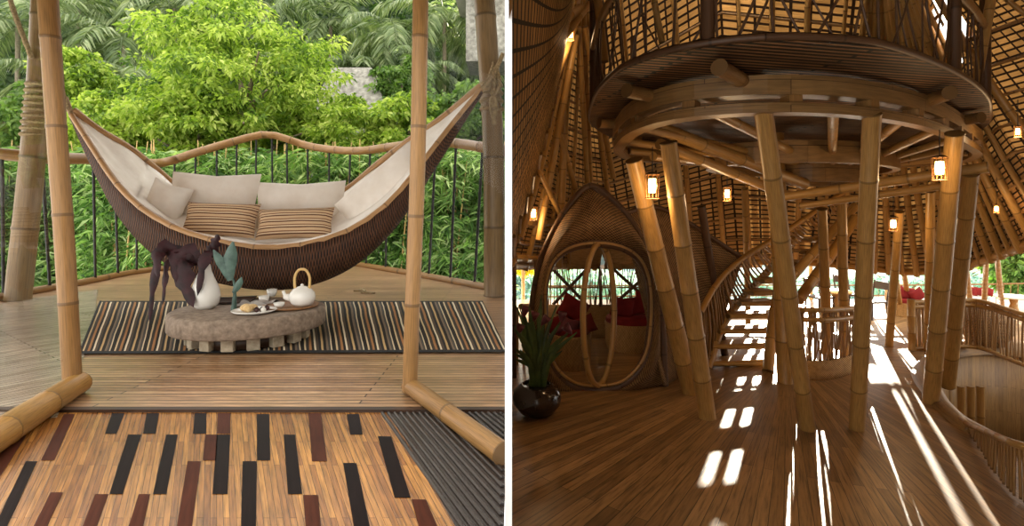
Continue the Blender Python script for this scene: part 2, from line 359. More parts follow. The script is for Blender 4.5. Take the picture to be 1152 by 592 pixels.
# dark half-round bamboo slats on the right of the inlaid floor
mb = MB()
c0 = gl(fanx(edge, 700), 700); 
P0 = gl(fanx(edge, 464), 464); P1 = gl(edge, 592)
mb.quad((P1-(P0-P1)*.6).to_tuple(), (-.03, (P1-(P0-P1)*.6).y, -.002), (-.03, P0.y, -.002), P0.to_tuple())
d = (gl(519, 592)-gl(430, 466)).normalized()
for i in range(62):
    x = 430+i*7.0; a = gl(x, 465); 
    # start where the slat leaves the amber field
    e = a+d*1.7
    if a.x > -.05: break
    t = 1.7 if e.x < -.04 else max(.05, (-.04-a.x)/d.x)
    mb.bamboo([a+Vector((0, 0, .0)), a+d*t], .0105, node=.5, n=8)
mb.build('floor_dark_slats', 'slat_dark', kind='structure')

# ---- left deck
mb = MB()
edge_px = [(-260, 420), (-120, 365), (0, 338), (90, 321), (170, 306), (270, 299), (375, 297), (440, 306), (500, 317), (568, 330)]
edgeP = cat_rom([gl(*p) for p in edge_px], 36)
def deckf(u, v):
    e = edgeP[int(round(u*36))]; a = gl(-200+776*u, 463); a.x = min(a.x, -.03); e = Vector((min(e.x, -.03), e.y, 0)); return a.lerp(e, v)
mb.grid(lambda u, v: deckf(u, v), 36, 20, uvf=lambda u, v: (deckf(u, v).x, deckf(u, v).y), smooth=False)
mb.build('deck_floor', 'deck', kind='structure', solid=.08)
mb = MB()
A = [gl(-300, 470, .004), gl(64, 470, .004), gl(104, 380, .004), gl(110, 326, .004), gl(20, 338, .004), gl(-200, 380, .004)]
ca, sa = math.cos(.95), math.sin(.95)
mb.add(A, [(0, 1, 2, 3, 4, 5)], [[(p.x*ca+p.y*sa, -p.x*sa+p.y*ca) for p in A]]); mb.build('deck_side_boards', 'deckside', kind='structure')
mb = MB(); a = gl(-200, 464); b = gl(576, 464); mb.box(((a.x+b.x)/2-.02, a.y+.02, -.012), (b.x-a.x-.02, .05, .06)); mb.build('trim_1', 'dark_wood', kind='structure')
mb = MB(); mb.tube([p+Vector((0, 0, .04)) for p in edgeP], .06, 8, vs=.5); mb.build('trim_2', 'bam_brown', kind='structure')

# ---- left: sloping thatched roof over the deck, above the picture
mb = MB(); mb.grid(lambda u, v: Vector((-9+8.96*u, 2.7+5.6*v, 2.55+2.6*v)), 8, 8, uvf=lambda u, v: (u*9, v*6), smooth=False); mb.build('ceiling', 'mat_shingle', kind='structure', solid=.12)

# ================================================================== LEFT: glass doors
def door(idx, pts_post, wp, pts_rail, wr, label, mat, glass_pts):
    root = thing('door_%d' % idx, pts_rail[0], None, None, kind='structure')
    mb = MB(); mb.bamboo(pts_post, wp[0], wp[1], node=.62, n=14); mb.build('door_stile', 'bam_brown', root)
    mb = MB(); mb.bamboo(pts_rail, wr[0], wr[1], node=.5, n=14); mb.build('bottom_rail', mat, root)
    mb = MB(); mb.quad(*glass_pts); mb.build('glass_pane', 'glass', root)
b1 = gl(82, 444); n1 = gl(-60, 545)
pt = [at(50, -60, 3.45), at(62, 120, 3.5), at(73, 280, 3.5), b1+Vector((0, 0, .03))]
door(1, pt, (.058, .055), [b1+Vector((.02, .03, .07)), n1+Vector((0, 0, .07))], (.07, .085), '', 'bam_gold', [b1+Vector((0, 0, .12)), n1+Vector((0, 0, .12)), n1+Vector((0, 0, 2.6)), at(50, -60, 3.45)])
b2 = gl(461, 444); n2 = gl(576, 523); n2.x = -.02
pt = [at(474, -60, 3.45), at(470, 180, 3.48), at(464, 340, 3.5), b2+Vector((0, 0, .02))]
door(2, pt, (.052, .05), [b2+Vector((-.01, .03, .055)), n2+Vector((-.02, 0, .05))], (.055, .055), '', 'bam_brown', [b2+Vector((0, 0, .1)), n2+Vector((-.02, 0, .1)), n2+Vector((-.02, 0, 2.6)), at(474, -60, 3.45)])

# ---- posts
g = gl(20, 338); g.z = 0
mb = MB(); mb.bamboo([at(51, -60, 7.5), at(45, 80, 7.45), at(36, 185, 7.4), g], .135, .15, node=1.1, n=16)
t = thing('bamboo_post', g, 'weathered thick bamboo post at the left end of the deck railing', 'post'); mb.build('pole', 'bam_post', t)
mb = MB()
for k in range(9): c = at(44.5-.8*k, 96+7*k, 7.42); mb.lathe(c, [(.135+.03*math.cos(a), .03*math.sin(a)) for a in [i*PI/3 for i in range(7)]], 16)
mb.build('rope_binding', 'rope', t)
g = gl(556, 333); g.z = 0
mb = MB(); mb.bamboo([at(541, -60, 7.6), at(549, 60, 7.6), at(555, 170, 7.65), g], .15, .15, node=1.0, n=16)
t = thing('bamboo_post', g, 'thick mossy bamboo post with a rope knot at the right end of the deck', 'post'); mb.build('pole', 'bam_post', t)
mb = MB()
for k in range(4): mb.lathe(at(552+.4*k, 96+9*k, 7.62), [(.15+.03*math.cos(a), .035*math.sin(a)) for a in [i*PI/3 for i in range(7)]], 16)
for k in range(3): mb.tube(cat_rom([at(556, 70, 7.4), at(550+6*k, 95, 7.38), at(558-3*k, 115, 7.38), at(555+k, 140, 7.4)], 12), .03, 6)
mb.build('rope_knot', 'rope', t)

# ---- railing
hr = [(-60, 176, 7.3), (0, 173, 7.35), (50, 178, 7.7), (110, 179, 8.6), (178, 184, 10.4), (210, 175, 11), (250, 163, 11.6), (292, 152, 12), (312, 153, 12.1), (350, 165, 12.2), (400, 170, 11.6), (450, 164, 10.4), (500, 160, 9.2), (567, 170, 7.95)]
hp = [at(*p) for p in hr]; cen = hp[6]
t = thing('deck_railing', gl(290, 300), 'curved bamboo railing with thin twisted black iron bars along the far edge of the deck', 'railing')
mb = MB(); mb.bamboo(hp, .085, .085, node=.62, n=12); mb.build('handrail', 'bam_brown', t)
hs = cat_rom(hp, 200)
def px_of(p): return 576+p.x/p.y*F
def near_px(lst, x): return min(lst, key=lambda p: abs(px_of(p)-x))
ed = cat_rom([gl(*p) for p in edge_px], 300)
for xt, xb in [(-20, -18), (3, 5), (26, 29), (49, 55), (103, 108), (129, 132), (154, 155), (178, 179), (197, 197), (220, 220), (244, 244), (266, 266), (288, 288), (306, 306), (323, 323), (347, 346), (370, 369), (395, 390), (417, 412), (437, 434), (463, 458), (490, 483), (515, 507), (541, 533)]:
    a = near_px(hs, xt); b = near_px(ed, xb); pp = [a.lerp(b, i/28) for i in range(29)]
    mb = MB(); mb.tube(pp, [.019*(1+.35*(i % 2)) for i in range(29)], 6); mb.build('baluster', 'iron', t)

# ================================================================== HAMMOCK
Fr = [(81, 130, 6.9), (104, 166, 6.6), (130, 205, 6.3), (160, 235, 6.1), (200, 258, 5.95), (250, 273, 5.85), (300, 279, 5.85), (350, 274, 5.85), (400, 256, 5.95), (440, 226, 6.1), (470, 190, 6.3), (503, 147, 6.6), (541, 101, 6.95)]
Bk = [(82, 124, 6.95), (112, 147, 7.1), (147, 168, 7.35), (175, 190, 7.55), (205, 214, 7.6), (250, 233, 7.6), (300, 238, 7.6), (350, 234, 7.6), (392, 212, 7.6), (425, 185, 7.5), (458, 160, 7.3), (499, 132, 7.1), (541, 97, 7.0)]
Ke = [(82, 131, 6.92), (108, 183, 6.85), (138, 228, 6.8), (170, 264, 6.75), (207, 292, 6.7), (252, 306, 6.65), (300, 312, 6.6), (350, 307, 6.65), (396, 284, 6.7), (434, 248, 6.75), (468, 206, 6.8), (504, 158, 6.85), (541, 103, 6.95)]
NS = 72
cF, cB, cK = [cat_rom([at(*p) for p in L], NS) for L in (Fr, Bk, Ke)]
ham = thing('hammock_bed', Vector((cK[NS//2].x, cK[NS//2].y, 0)), 'large crescent wicker hammock bed hung between the deck posts, lined with cream cushions', 'hammock')
def shell(u, v):
    i = int(round(u*NS)); a, b, k = cF[i], cB[i], cK[i]; ang = PI*v
    m = (a+b)/2; wv = (a-b)/2; dn = k-m
    c = math.copysign(abs(math.cos(ang))**.75, math.cos(ang)); s_ = abs(math.sin(ang))**.75
    return m+wv*c+dn*s_
Lh = plen(cF)
mb = MB(); mb.grid(shell, NS, 18, uvf=lambda u, v: (u*Lh, v*1.6)); mb.build('wicker_shell', 'wicker_dark', ham, solid=.03)
mb = MB(); mb.bamboo(cF[::3], .036, node=.5, n=10)
mb.build('front_rim', 'wicker_rim', ham)
mb = MB(); mb.tube(cB, .05, 8, vs=1); mb.build('back_rim', 'wicker_rim', ham, label='back rim of brown wicker')
def liner(u, v):
    i = int(round(u*NS)); a, b, k = cF[i], cB[i], cK[i]; e = min(1, min(u, 1-u)*9)
    a2 = a.lerp(b, .03)+Vector((0, 0, .03*e)); b2 = b.lerp(a, .04); m = a2.lerp(b2, v)
    sag = math.sin(PI*v)**.8*.34; m = m.lerp(m+(k-(a+b)/2), sag)
    m.z += (.012*math.sin(u*46+v*7)+.01*math.sin(v*19+u*31))*e+.05*math.sin(PI*v)**.3*e
    return m
mb = MB(); mb.grid(lambda u, v: liner(.012+u*.976, v), NS, 16, uvf=lambda u, v: (u*Lh, v)); mb.build('cream_liner', 'cream', ham, solid=.03)
mb = MB()
mb.tube([cF[0], at(72, 108, 7.0), at(60, 60, 7.3), at(50, 20, 7.4)], .022, 6)
for k in range(3): mb.tube([cF[0], at(74-k*2, 110, 7.0)], .03, 6)
mb.build('hanging_rope', 'rope', ham)
mb = MB(); mb.tube(cat_rom([cF[-1], at(556, 82, 7.3), at(566, 60, 7.3)], 6), .03, 6); mb.tube([cF[-1], at(550, 100, 7.45)], .04, 6); mb.build('hanging_rope', 'rope', ham)

mb = MB(); mb.tube(cat_rom([at(4, -30, 7.1), at(14, 8, 7.15), at(25, 38, 7.2), at(36, 66, 7.28)], 14), [.03*(1+.2*(i % 2)) for i in range(15)], 6)
single(mb, 'rope', 'rope', 'slanting twisted rope running up left from the weathered left post', 'rope')
# ---- cushions
def pillow(c, w_, h_, th, tilt=0, roll=0, yaw=0, n=14, pinch=.1):
    R = Matrix.Rotation(yaw, 3, 'Z') @ Matrix.Rotation(roll, 3, 'Y') @ Matrix.Rotation(tilt, 3, 'X'); mb = MB(); sd = random.random()*9
    for sgn in (1, -1):
        def fn(u, v):
            x = 2*u-1; y = 2*v-1; k = max(0, (1-abs(x)**3.2))*max(0, (1-abs(y)**3.2))
            xx = x*w_/2*(1-pinch*(1-x*x)*0-pinch*(1-abs(y))*abs(x)**6*.6); yy = y*h_/2*(1-pinch*(1-abs(x))*abs(y)**6*1.2)
            wr = .06*math.sin(x*7+sd)*math.cos(y*5+sd)*k
            return Vector(c)+R @ Vector((xx, -sgn*th/2*(k**.55*(1+wr)), yy))
        if sgn == 1: mb.grid(fn, n, n, uvf=lambda u, v: (u*w_, v*h_))
        else: mb.grid(lambda u, v: fn(1-u, v), n, n, uvf=lambda u, v: (u*w_, v*h_))
    return mb
def pil(x0, y0, x1, y1, Y, th, mat, label, group=None, tilt=-.2, roll=0, yaw=0, name='cushion'):
    c = at((x0+x1)/2, (y0+y1)/2, Y); W = (x1-x0)/F*Y; Hh = (y1-y0)/F*Y
    return single(pillow(c, W, Hh, th, tilt, roll, yaw), name, mat, label, 'cushion', group, origin=c-Vector((0, 0, Hh/2)))
pil(189, 193, 290, 264, 7.15, .30, 'cream', 'large cream back cushion in the hammock bed behind the left striped bolster', roll=.03)
pil(287, 203, 388, 265, 7.15, .30, 'cream', 'large cream back cushion in the hammock bed behind the right striped bolster', roll=-.02)
pil(166, 204, 206, 258, 6.75, .28, 'cream', 'small cream cushion tucked upright at the left curve of the hammock bed', roll=.35, yaw=.5)
pil(372, 190, 484, 232, 6.75, .26, 'cream', 'long cream cushion sloping up the right wing of the hammock bed', roll=-.68, yaw=-.1)
pil(207, 227, 290, 268, 6.55, .26, 'striped', 'left of the two brown striped bolsters on the hammock bed', tilt=-.35, roll=.03, name='bolster')
pil(289, 233, 375, 270, 6.5, .26, 'striped', 'right of the two brown striped bolsters on the hammock bed', tilt=-.35, roll=-.03, name='bolster')

# ================================================================== RUG
mb = MB()
rc = [gl(88, 400, 0), gl(573, 398, 0), gl(543, 340, 0), gl(112, 340, 0)]; rc[1].x = -.035
def rugf(u, v, z=.014): 
    p = rc[0].lerp(rc[1], u).lerp(rc[3].lerp(rc[2], u), v); p.z = z+.002*math.sin(u*40)*math.sin(v*9); return p
mb.grid(lambda u, v: rugf(u, .025+.95*v), 80, 12, uvf=lambda u, v: (u*5.4, v))
mb.grid(lambda u, v: rugf(u, .03*v, .016), 80, 1, mi=1); mb.grid(lambda u, v: rugf(u, .97+.03*v, .016), 80, 1, mi=1)
mb.grid(lambda u, v: rugf(u*.006, v, .018), 1, 10, mi=1)
for k in (0, 1): pass
rg = single(mb, 'striped_rug', ['rug', 'rug_edge'], 'dark woven rug with tan and cream stripes and a black border under the stone table', 'rug')
# ================================================================== COFFEE TABLE
tc = gl(281, 383); TX = .68; ty = .60
tc.z = .016
zt = .295
tb = thing('stone_table', tc, 'low round stone coffee table on a ring of pale blocks, standing on the striped rug', 'table')
mb = MB(); prof = [(.0, .115), (.92, .115), (.985, .125), (1.0, .14), (1.0, zt-.03), (.985, zt-.012), (.95, zt), (0, zt)]
mb.lathe(tc, [(r*TX, z) for r, z in prof], 56, sy=.95); mb.build('stone_top', 'stone', tb)
mb = MB(); mb.lathe(tc, [(0, 0), (.46, 0), (.46, .115), (0, .115)], 40); mb.build('inner_drum', 'dark_wood', tb)
for k in range(16):
    a = 2*PI*k/16+.1; p = tc+Vector((math.cos(a)*.485, math.sin(a)*.46, .0575)); mb = MB()
    mb.box(p, (.105, .10, .113), Matrix.Rotation(a+PI/2, 3, 'Z')); mb.build('stone_block', 'stone_side', tb, bevel=.008)
TZ = tc.z+zt
def tp(px, py): # point on the table top
    return gl(px, py, TZ)
# vase
v0 = tp(231, 347); mb = MB()
k = v0.y/F
mb.lathe(v0, [(0, 0), (9*k, 0), (14*k, 6*k), (15.5*k, 14*k), (14*k, 23*k), (9.5*k, 34*k), (6.5*k, 42*k), (5*k, 50*k), (7*k, 56*k), (5.6*k, 56*k), (4*k, 50*k), (5*k, 42*k)], 28)
single(mb, 'vase', 'white_china', 'white gourd shaped vase holding plum coloured leaves on the stone table', 'vase')
sp = thing('plum_leaf_spray', v0+Vector((0, 0, 50*k)), 'spray of drooping dark plum leaves hanging from the white vase', 'plant')
def leafblade(mb, path, wds, curl=.25, mi=0, side=None):
    path = cat_rom(path, len(wds)-1 if len(path) > 2 else len(wds)-1); N = len(path)
    for i in range(N): pass
    vs = []; fs = []; us = []
    for i in range(N):
        T = (path[min(i+1, N-1)]-path[max(i-1, 0)]).normalized(); S = side.normalized() if side is not None else T.cross(Vector((0, 1, 0)))
        if S.length < .01: S = Vector((1, 0, 0))
        S = S.normalized(); Nn = S.cross(T).normalized()
        for j in (-1, -.5, 0, .5, 1): vs.append(path[i]+S*j*wds[i]+Nn*(abs(j)**1.5*curl*wds[i]+.08*wds[i]*math.sin(i*2.1+j)))
    for i in range(N-1):
        for j in range(4): a = i*5+j; fs.append((a, a+1, a+6, a+5)); us.append([(j/4, i/N), ((j+1)/4, i/N), ((j+1)/4, (i+1)/N), (j/4, (i+1)/N)])
    mb.add(vs, fs, us, mi, True)
Yv = v0.y
for pts, wm in [([(222, 296), (208, 292), (206, 318), (218, 346)], 15), ([(196, 290), (180, 284), (172, 320), (168, 364)], 6.5), ([(200, 288), (188, 296), (185, 318), (183, 344)], 4.5),
                ([(228, 300), (214, 284), (196, 292), (198, 318)], 12), ([(229, 300), (236, 282), (228, 296), (222, 334)], 9), ([(206, 284), (186, 278), (176, 288), (177, 312)], 10), ([(230, 300), (238, 282), (242, 272), (246, 264)], 8)]:
    m_ = MB(); dy = random.uniform(-.12, .02)
    P = [at(x, y, Yv+dy*i/2) for i, (x, y) in enumerate(pts)]
    ws = [wm*k*math.sin(PI*min(1, .08+.92*i/12))**.7*(.75+.25*math.sin(i*1.9)) for i in range(13)]
    leafblade(m_, P, ws, .3); m_.build('leaf', 'plum_leaf', sp)
m_ = MB(); m_.tube(cat_rom([v0+Vector((0, 0, 40*k)), at(216, 284, Yv), at(196, 284, Yv-.05)], 8), .008, 6); m_.tube([v0+Vector((0, 0, 40*k)), at(240, 276, Yv)], .007, 6); m_.build('stem', 'plum_leaf', sp)
# blue-green leaf sprig
s0 = tp(263, 349); sg = thing('leaf_sprig', s0, 'upright blue-green leaf sprig standing between the vase and the pastry plate', 'plant')
m_ = MB(); m_.tube(cat_rom([s0, at(264, 322, s0.y), at(258, 302, s0.y), at(256, 285, s0.y)], 10), [.028, .022, .016, .012, .01, .01, .01, .008, .008, .008, .008], 8); m_.build('stem', 'teal_leaf', sg)
k2 = s0.y/F
for pts, wm in [([(258, 316), (256, 300), (259, 285), (262, 272)], 8), ([(258, 316), (250, 300), (244, 290), (240, 281)], 5.5), ([(262, 330), (268, 320), (272, 312)], 4)]:
    m_ = MB(); leafblade(m_, [at(x, y, s0.y-.03) for x, y in pts], [wm*k2*math.sin(PI*min(.97, .1+.9*i/10))**.8 for i in range(11)], .4); m_.build('leaf', 'teal_leaf', sg)
# book, tray, napkin, cups, teapot, plate
def flatbox(px, py, wx, wy, h, rot, z=TZ): 
    c = gl(px, py, z); m_ = MB(); m_.box(c+Vector((0, 0, h/2)), (wx, wy, h), Matrix.Rotation(rot, 3, 'Z')); return m_
bk = thing('book', tp(262, 342), 'blue covered book lying flat behind the leaf sprig', 'book')
flatbox(264, 338, .36, .36, .012, .3).build('cover', 'blue_cloth', bk); flatbox(265, 338.3, .33, .32, .012, .3, TZ+.0125).build('page_block', 'dark_wood', bk)
m_ = MB(); c = tp(327, 346); m_.lathe(c, [(0, 0), (.21, 0), (.245, .012), (.255, .028), (.24, .026), (.2, .012), (0, .012)], 40, sy=.95); single(m_, 'wooden_tray', 'tray_wood', 'round brown wooden tray under the teapot', 'tray')
tz2 = TZ+.012
c = gl(340, 344, tz2); c.z = tz2; k3 = c.y/F; tpot = thing('teapot', c, 'round white teapot with a tall bamboo hoop handle on the wooden tray', 'teapot')
m_ = MB(); m_.lathe(c, [(0, 0), (8*k3, 0), (12*k3, 3*k3), (14.2*k3, 9*k3), (13*k3, 15*k3), (9*k3, 19.5*k3), (6*k3, 20.5*k3)], 32); m_.build('body', 'white_china', tpot)
m_ = MB(); m_.lathe(c, [(6.4*k3, 20.2*k3), (5*k3, 21.6*k3), (1.6*k3, 22.4*k3), (2*k3, 24*k3), (0, 25*k3)], 24); m_.build('lid', 'white_china', tpot)
m_ = MB(); m_.tube(cat_rom([c+Vector((-12*k3, 0, 8*k3)), c+Vector((-18*k3, -.01, 11*k3)), c+Vector((-21*k3, -.01, 17*k3))], 8), [4*k3, 2*k3], 10); m_.build('spout', 'white_china', tpot)
m_ = MB(); m_.tube(cat_rom([c+Vector((-8*k3, 0, 18*k3)), c+Vector((-8.5*k3, 0, 31*k3)), c+Vector((-5*k3, 0, 39*k3)), c+Vector((0, 0, 41*k3)), c+Vector((5*k3, 0, 39*k3)), c+Vector((8.5*k3, 0, 31*k3)), c+Vector((8*k3, 0, 18*k3))], 24), 1.5*k3, 8); m_.build('handle', 'bam_pale', tpot)
def cup(px, py, z, r, h, lab, mat='white_china'):
    c = gl(px, py, z); m_ = MB(); m_.lathe(c, [(0, 0), (r*.6, 0), (r*.85, h*.4), (r, h), (r*.92, h), (r*.75, h*.4), (0, h*.2)], 24); return single(m_, 'tea_cup', mat, lab, 'cup')
cup(306, 333.5, tz2, .055, .075, 'white tea cup, rearmost of the three beside the teapot'); cup(297, 341, TZ, .052, .07, 'white tea cup nearest the blue book'); cup(314, 346, tz2, .05, .045, 'small low white cup on the front edge of the wooden tray')
m_ = MB(); c = tp(290, 344)
m_.grid(lambda u, v: c+Vector(((u-.5)*.30, (v-.5)*.30, .016+.03*abs(math.sin(u*6+v*3))*math.sin(v*3.1)+.012*math.sin(v*14+u*5)))+Vector(((v-.5)*.08, 0, 0)), 18, 18)
single(m_, 'cloth_napkin', 'grey_cloth', 'crumpled grey cloth napkin between the plate and the cups', 'napkin', solid=.004)
m_ = MB(); c = tp(286, 352.5); m_.lathe(c, [(0, .004), (.12, .004), (.17, .018), (.19, .03), (.185, .034), (.165, .022), (.11, .012), (0, .012)], 36, sy=.95); single(m_, 'plate', 'white_china', 'oval white plate of pastries and dark fruit at the front of the stone table', 'plate')
for i, (dx, dy) in enumerate([(-.08, .0), (-.03, .03), (-.035, -.04), (-.09, .045)]):
    p = c+Vector((dx, dy, .013+.012)); m_ = MB(); m_.grid(lambda u, v: p+Vector((math.cos(2*PI*u)*math.sin(PI*v)*.038*(1+.25*math.sin(u*25)), math.sin(2*PI*u)*math.sin(PI*v)*.03*(1+.25*math.cos(u*19)), .022-.032*math.cos(PI*v))), 16, 8)
    single(m_, 'pastry', 'pastry', 'crumbly golden pastry on the white plate beside the dark fruit', 'pastry', 'pastries on the white plate')
for i, (dx, dy) in enumerate([(.06, .02), (.09, -.02), (.04, -.04), (.1, .03)]):
    p = c+Vector((dx, dy, .03+.004*i)); m_ = MB(); m_.grid(lambda u, v: p+Vector((math.cos(2*PI*u)*math.sin(PI*v)*.024, math.sin(2*PI*u)*math.sin(PI*v)*.024, -.026*math.cos(PI*v)*(1-.2*math.sin(PI*v)))), 12, 8)
    single(m_, 'dark_fruit', ['dark_fruit' if i != 1 else 'white_china'][0], 'round fruit on the right half of the white plate', 'fruit', 'fruits on the white plate')
m_ = MB(); a = gl(405, 329); m_.tube(cat_rom([a+Vector((-.05, .25, .02)), a+Vector((.08, 0, .02)), a+Vector((.06, -.15, .02)), a+Vector((.28, -.2, .02))], 12), [.018, .012], 6)
m_.tube([a+Vector((.08, 0, .02)), a+Vector((-.06, -.12, .04))], .012, 6); single(m_, 'twig', 'rope', 'small forked dry twig lying on the deck behind the rug', 'twig')
# ================================================================== LEFT: hillside and forest
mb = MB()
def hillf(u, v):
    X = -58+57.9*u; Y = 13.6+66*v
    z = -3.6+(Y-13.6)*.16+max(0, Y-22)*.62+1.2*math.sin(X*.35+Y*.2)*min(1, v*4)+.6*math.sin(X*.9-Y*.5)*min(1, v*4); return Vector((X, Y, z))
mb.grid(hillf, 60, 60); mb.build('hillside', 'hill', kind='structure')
def hz(X, Y): return -3.6+(Y-13.6)*.16+max(0, Y-22)*.62
def limbs(mb, base, top, r, nb, spread, seed, r_end=.03):
    rr = random.Random(seed); mb.tube(cat_rom([base, base.lerp(top, .5)+Vector((rr.uniform(-.3, .3), 0, 0)), top], 10), [r, r*.75, r*.45], 8)
    for k in range(nb):
        a = rr.uniform(0, 2*PI); s = base.lerp(top, rr.uniform(.35, .9)); e = s+Vector((math.cos(a)*spread, math.sin(a)*spread, rr.uniform(.3, 1)*spread))
        mb.tube(cat_rom([s, s.lerp(e, .5)+Vector((0, 0, .15*spread)), e], 6), [r*.4, r_end], 6)
def tree(name, px, py, Y, rx, rz, n, mat, label, cat='tree', group=None, leaf=.16, lw=.3, ncl=60, ry=None, droop=.3, gap=.0, bark='bark', cs_=.24):
    c = at(px, py, Y); RX = rx/F*Y; RZ = rz/F*Y; RY = ry or RX*.8; bz = hz(c.x, Y) if c.x < 0 else VZ(c.x, Y)
    base = Vector((c.x+.2, Y, min(bz, c.z-RZ)-.2)); root = thing(name, base, label, cat, group)
    mb = MB(); limbs(mb, base, c, max(.06, RX*.06), 9, RX*.7, px*31+py); mb.build('trunk', bark, root)
    mb = MB()
    v = rng.normal(size=(ncl, 3)); v /= np.linalg.norm(v, axis=1, keepdims=True); rad = rng.uniform(.35, 1.0, (ncl, 1))**.6
    rad = rad*(1+.22*np.sin(v[:, :1]*5+px)*np.cos(v[:, 2:]*6+py)); cc = v*rad*np.array([RX, RY, RZ])+np.array(c); per = max(1, n//ncl); s = cs_*(RX+RZ)/2
    cs = rng.uniform(.6, 1.3, (ncl, 1, 1))*s
    d = rng.normal(size=(ncl, per, 3)); d /= np.linalg.norm(d, axis=2, keepdims=True)
    P = cc[:, None, :]+d*cs*np.array([1.25, 1.25, .6])*rng.uniform(.3, 1, (ncl, per, 1)); P = P.reshape(-1, 3)
    D = d.reshape(-1, 3)*np.array([1, 1, .4])+rng.normal(size=(len(P), 3))*.5; D[:, 2] -= .15
    ln = rng.uniform(.6, 1.3, len(P))*leaf
    ok = P[:, 0] < -.15 if c.x < 0 else P[:, 0] > .15
    mb.leaves(P[ok], D[ok], ln[ok], ln[ok]*lw, droop); mb.build('foliage', mat, root); return root
def palm(px, py, Y, L, nf, label, group=None, mat='palm', lean=0, seed=0, side=-1):
    rr = random.Random(seed+px); c = at(px, py, Y); bz = hz(c.x, Y) if side < 0 else VZ(c.x, Y); base = Vector((c.x+lean, Y, min(bz, c.z-2)-.2))
    root = thing('coconut_palm', base, label, 'palm tree', group)
    mb = MB(); mb.tube(cat_rom([base, base.lerp(c, .5)+Vector((lean*.2, 0, 0)), c], 12), [.2, .13, .12], 8); mb.build('trunk', 'palm_trunk', root)
    P = []; D = []; LN = []; st = MB()
    for k in range(nf):
        a = 2*PI*k/nf*1.0+rr.uniform(-.25, .25); el = rr.uniform(-.35, 1.25); l = L*rr.uniform(.8, 1.1); p = Vector(c); path = [p.copy()]
        for s in range(14):
            d = Vector((math.cos(a)*math.cos(el), math.sin(a)*math.cos(el), math.sin(el))); p = p+d*(l/14); el -= .13; path.append(p.copy())
            if p.x*side < .05: break
            sd = d.cross(Vector((0, 0, 1))); sd = sd.normalized() if sd.length > .01 else Vector((1, 0, 0))
            if s >= 1:
                for q in range(3):
                    o = p-d*(l/14)*q/3
                    for sg in (1, -1):
                        P.append(o); D.append(sd*sg+d*.7+Vector((0, 0, -.35+rr.uniform(-.2, .2)))); LN.append(l*.26*math.sin(PI*min(1, (s+2)/17))**.6)
        if len(path) > 2: st.tube(path, .022, 4)
    mb = st; mb.leaves(np.array([tuple(x) for x in P]), np.array([tuple(x) for x in D]), np.array(LN), np.array(LN)*.045+.012, .3); mb.build('fronds', mat, root); return root
def VZ(X, Y): return -4.4-.02*(Y-14)
palms = [(88, 8, 36, 5.2, 'leftmost coconut palm, cut by the bamboo door post'), (140, 52, 33, 4.6, 'coconut palm with broad fronds left of the lime green tree'), (196, 10, 37, 5.4, 'coconut palm crown at the top edge above the hammock end'), (20, 30, 31, 4.5, 'coconut palm behind the left weathered post'),
         (235, 20, 40, 5, 'coconut palm behind the top of the lime green tree'), (300, 4, 41, 5.2, 'coconut palm rising above the lime green tree'), (372, 22, 37, 5, 'coconut palm right of the lime green tree top'), (438, 36, 33, 4.6, 'coconut palm left of the right door post'), (500, 22, 34, 5, 'coconut palm with a pale trunk right of the right door post'),
         (545, 46, 36, 4.6, 'coconut palm behind the mossy right post'), (345, 60, 38, 4.5, 'low coconut palm above the grey thatched roof'), (150, 96, 28, 3.4, 'low coconut palm with drooping fronds above the left railing'), (470, 90, 30, 3.2, 'small coconut palm just right of the right door post'), (412, 88, 33, 3.6, 'small coconut palm above the grey thatched roof ridge'), (60, 92, 30, 3.6, 'small coconut palm beside the left door post')]
for i, (px, py, Y, L, lab) in enumerate(palms): palm(px, py, Y, L, 17, lab, 'coconut palms on the hillside', seed=i*13)
tree('leafy_tree', 272, 88, 18, 112, 84, 20000, 'lime', 'big lime green leafy tree in the middle of the view behind the railing', leaf=.20, lw=.22, ncl=330, droop=.35, cs_=.13)
tree('leafy_tree', 222, 140, 16.5, 58, 44, 8000, 'lime', 'lime green tree low behind the left half of the hammock bed', leaf=.18, lw=.26, ncl=70)
tree('leafy_tree', 398, 152, 17.5, 46, 46, 6500, 'lime', 'lime green shrubby tree in front of the grey thatched roof', leaf=.18, lw=.24, ncl=60)
tree('leafy_tree', 84, 88, 21, 38, 34, 5000, 'lime', 'round lime green tree beside the left door post', leaf=.2, ncl=60)
tree('leafy_tree', 20, 145, 19, 50, 44, 6000, 'mid', 'mid green tree behind the weathered left post', leaf=.2, ncl=60)
tree('leafy_tree', 120, 150, 18, 54, 42, 7000, 'lime', 'yellow green tree behind the left tip of the hammock bed', leaf=.2, ncl=60)
tree('leafy_tree', 325, 150, 19, 52, 40, 6000, 'lime', 'yellow green tree below the lime green crown above the handrail peak', leaf=.2, ncl=60)
tree('leafy_tree', 460, 146, 17.5, 44, 42, 6000, 'lime', 'lime green bushy tree behind the right door post', leaf=.18, ncl=60)
tree('leafy_tree', 522, 140, 18, 50, 44, 6500, 'mid', 'mid green tree behind the rope of the hammock at the right', leaf=.2, ncl=60)
tree('leafy_tree', 452, 96, 24, 34, 28, 3500, 'mid', 'small mid green tree above the right wing of the hammock', leaf=.22, ncl=40)
tree('leafy_tree', 175, 110, 24, 44, 30, 4000, 'mid', 'mid green tree left behind the lime green crown', leaf=.22, ncl=40)
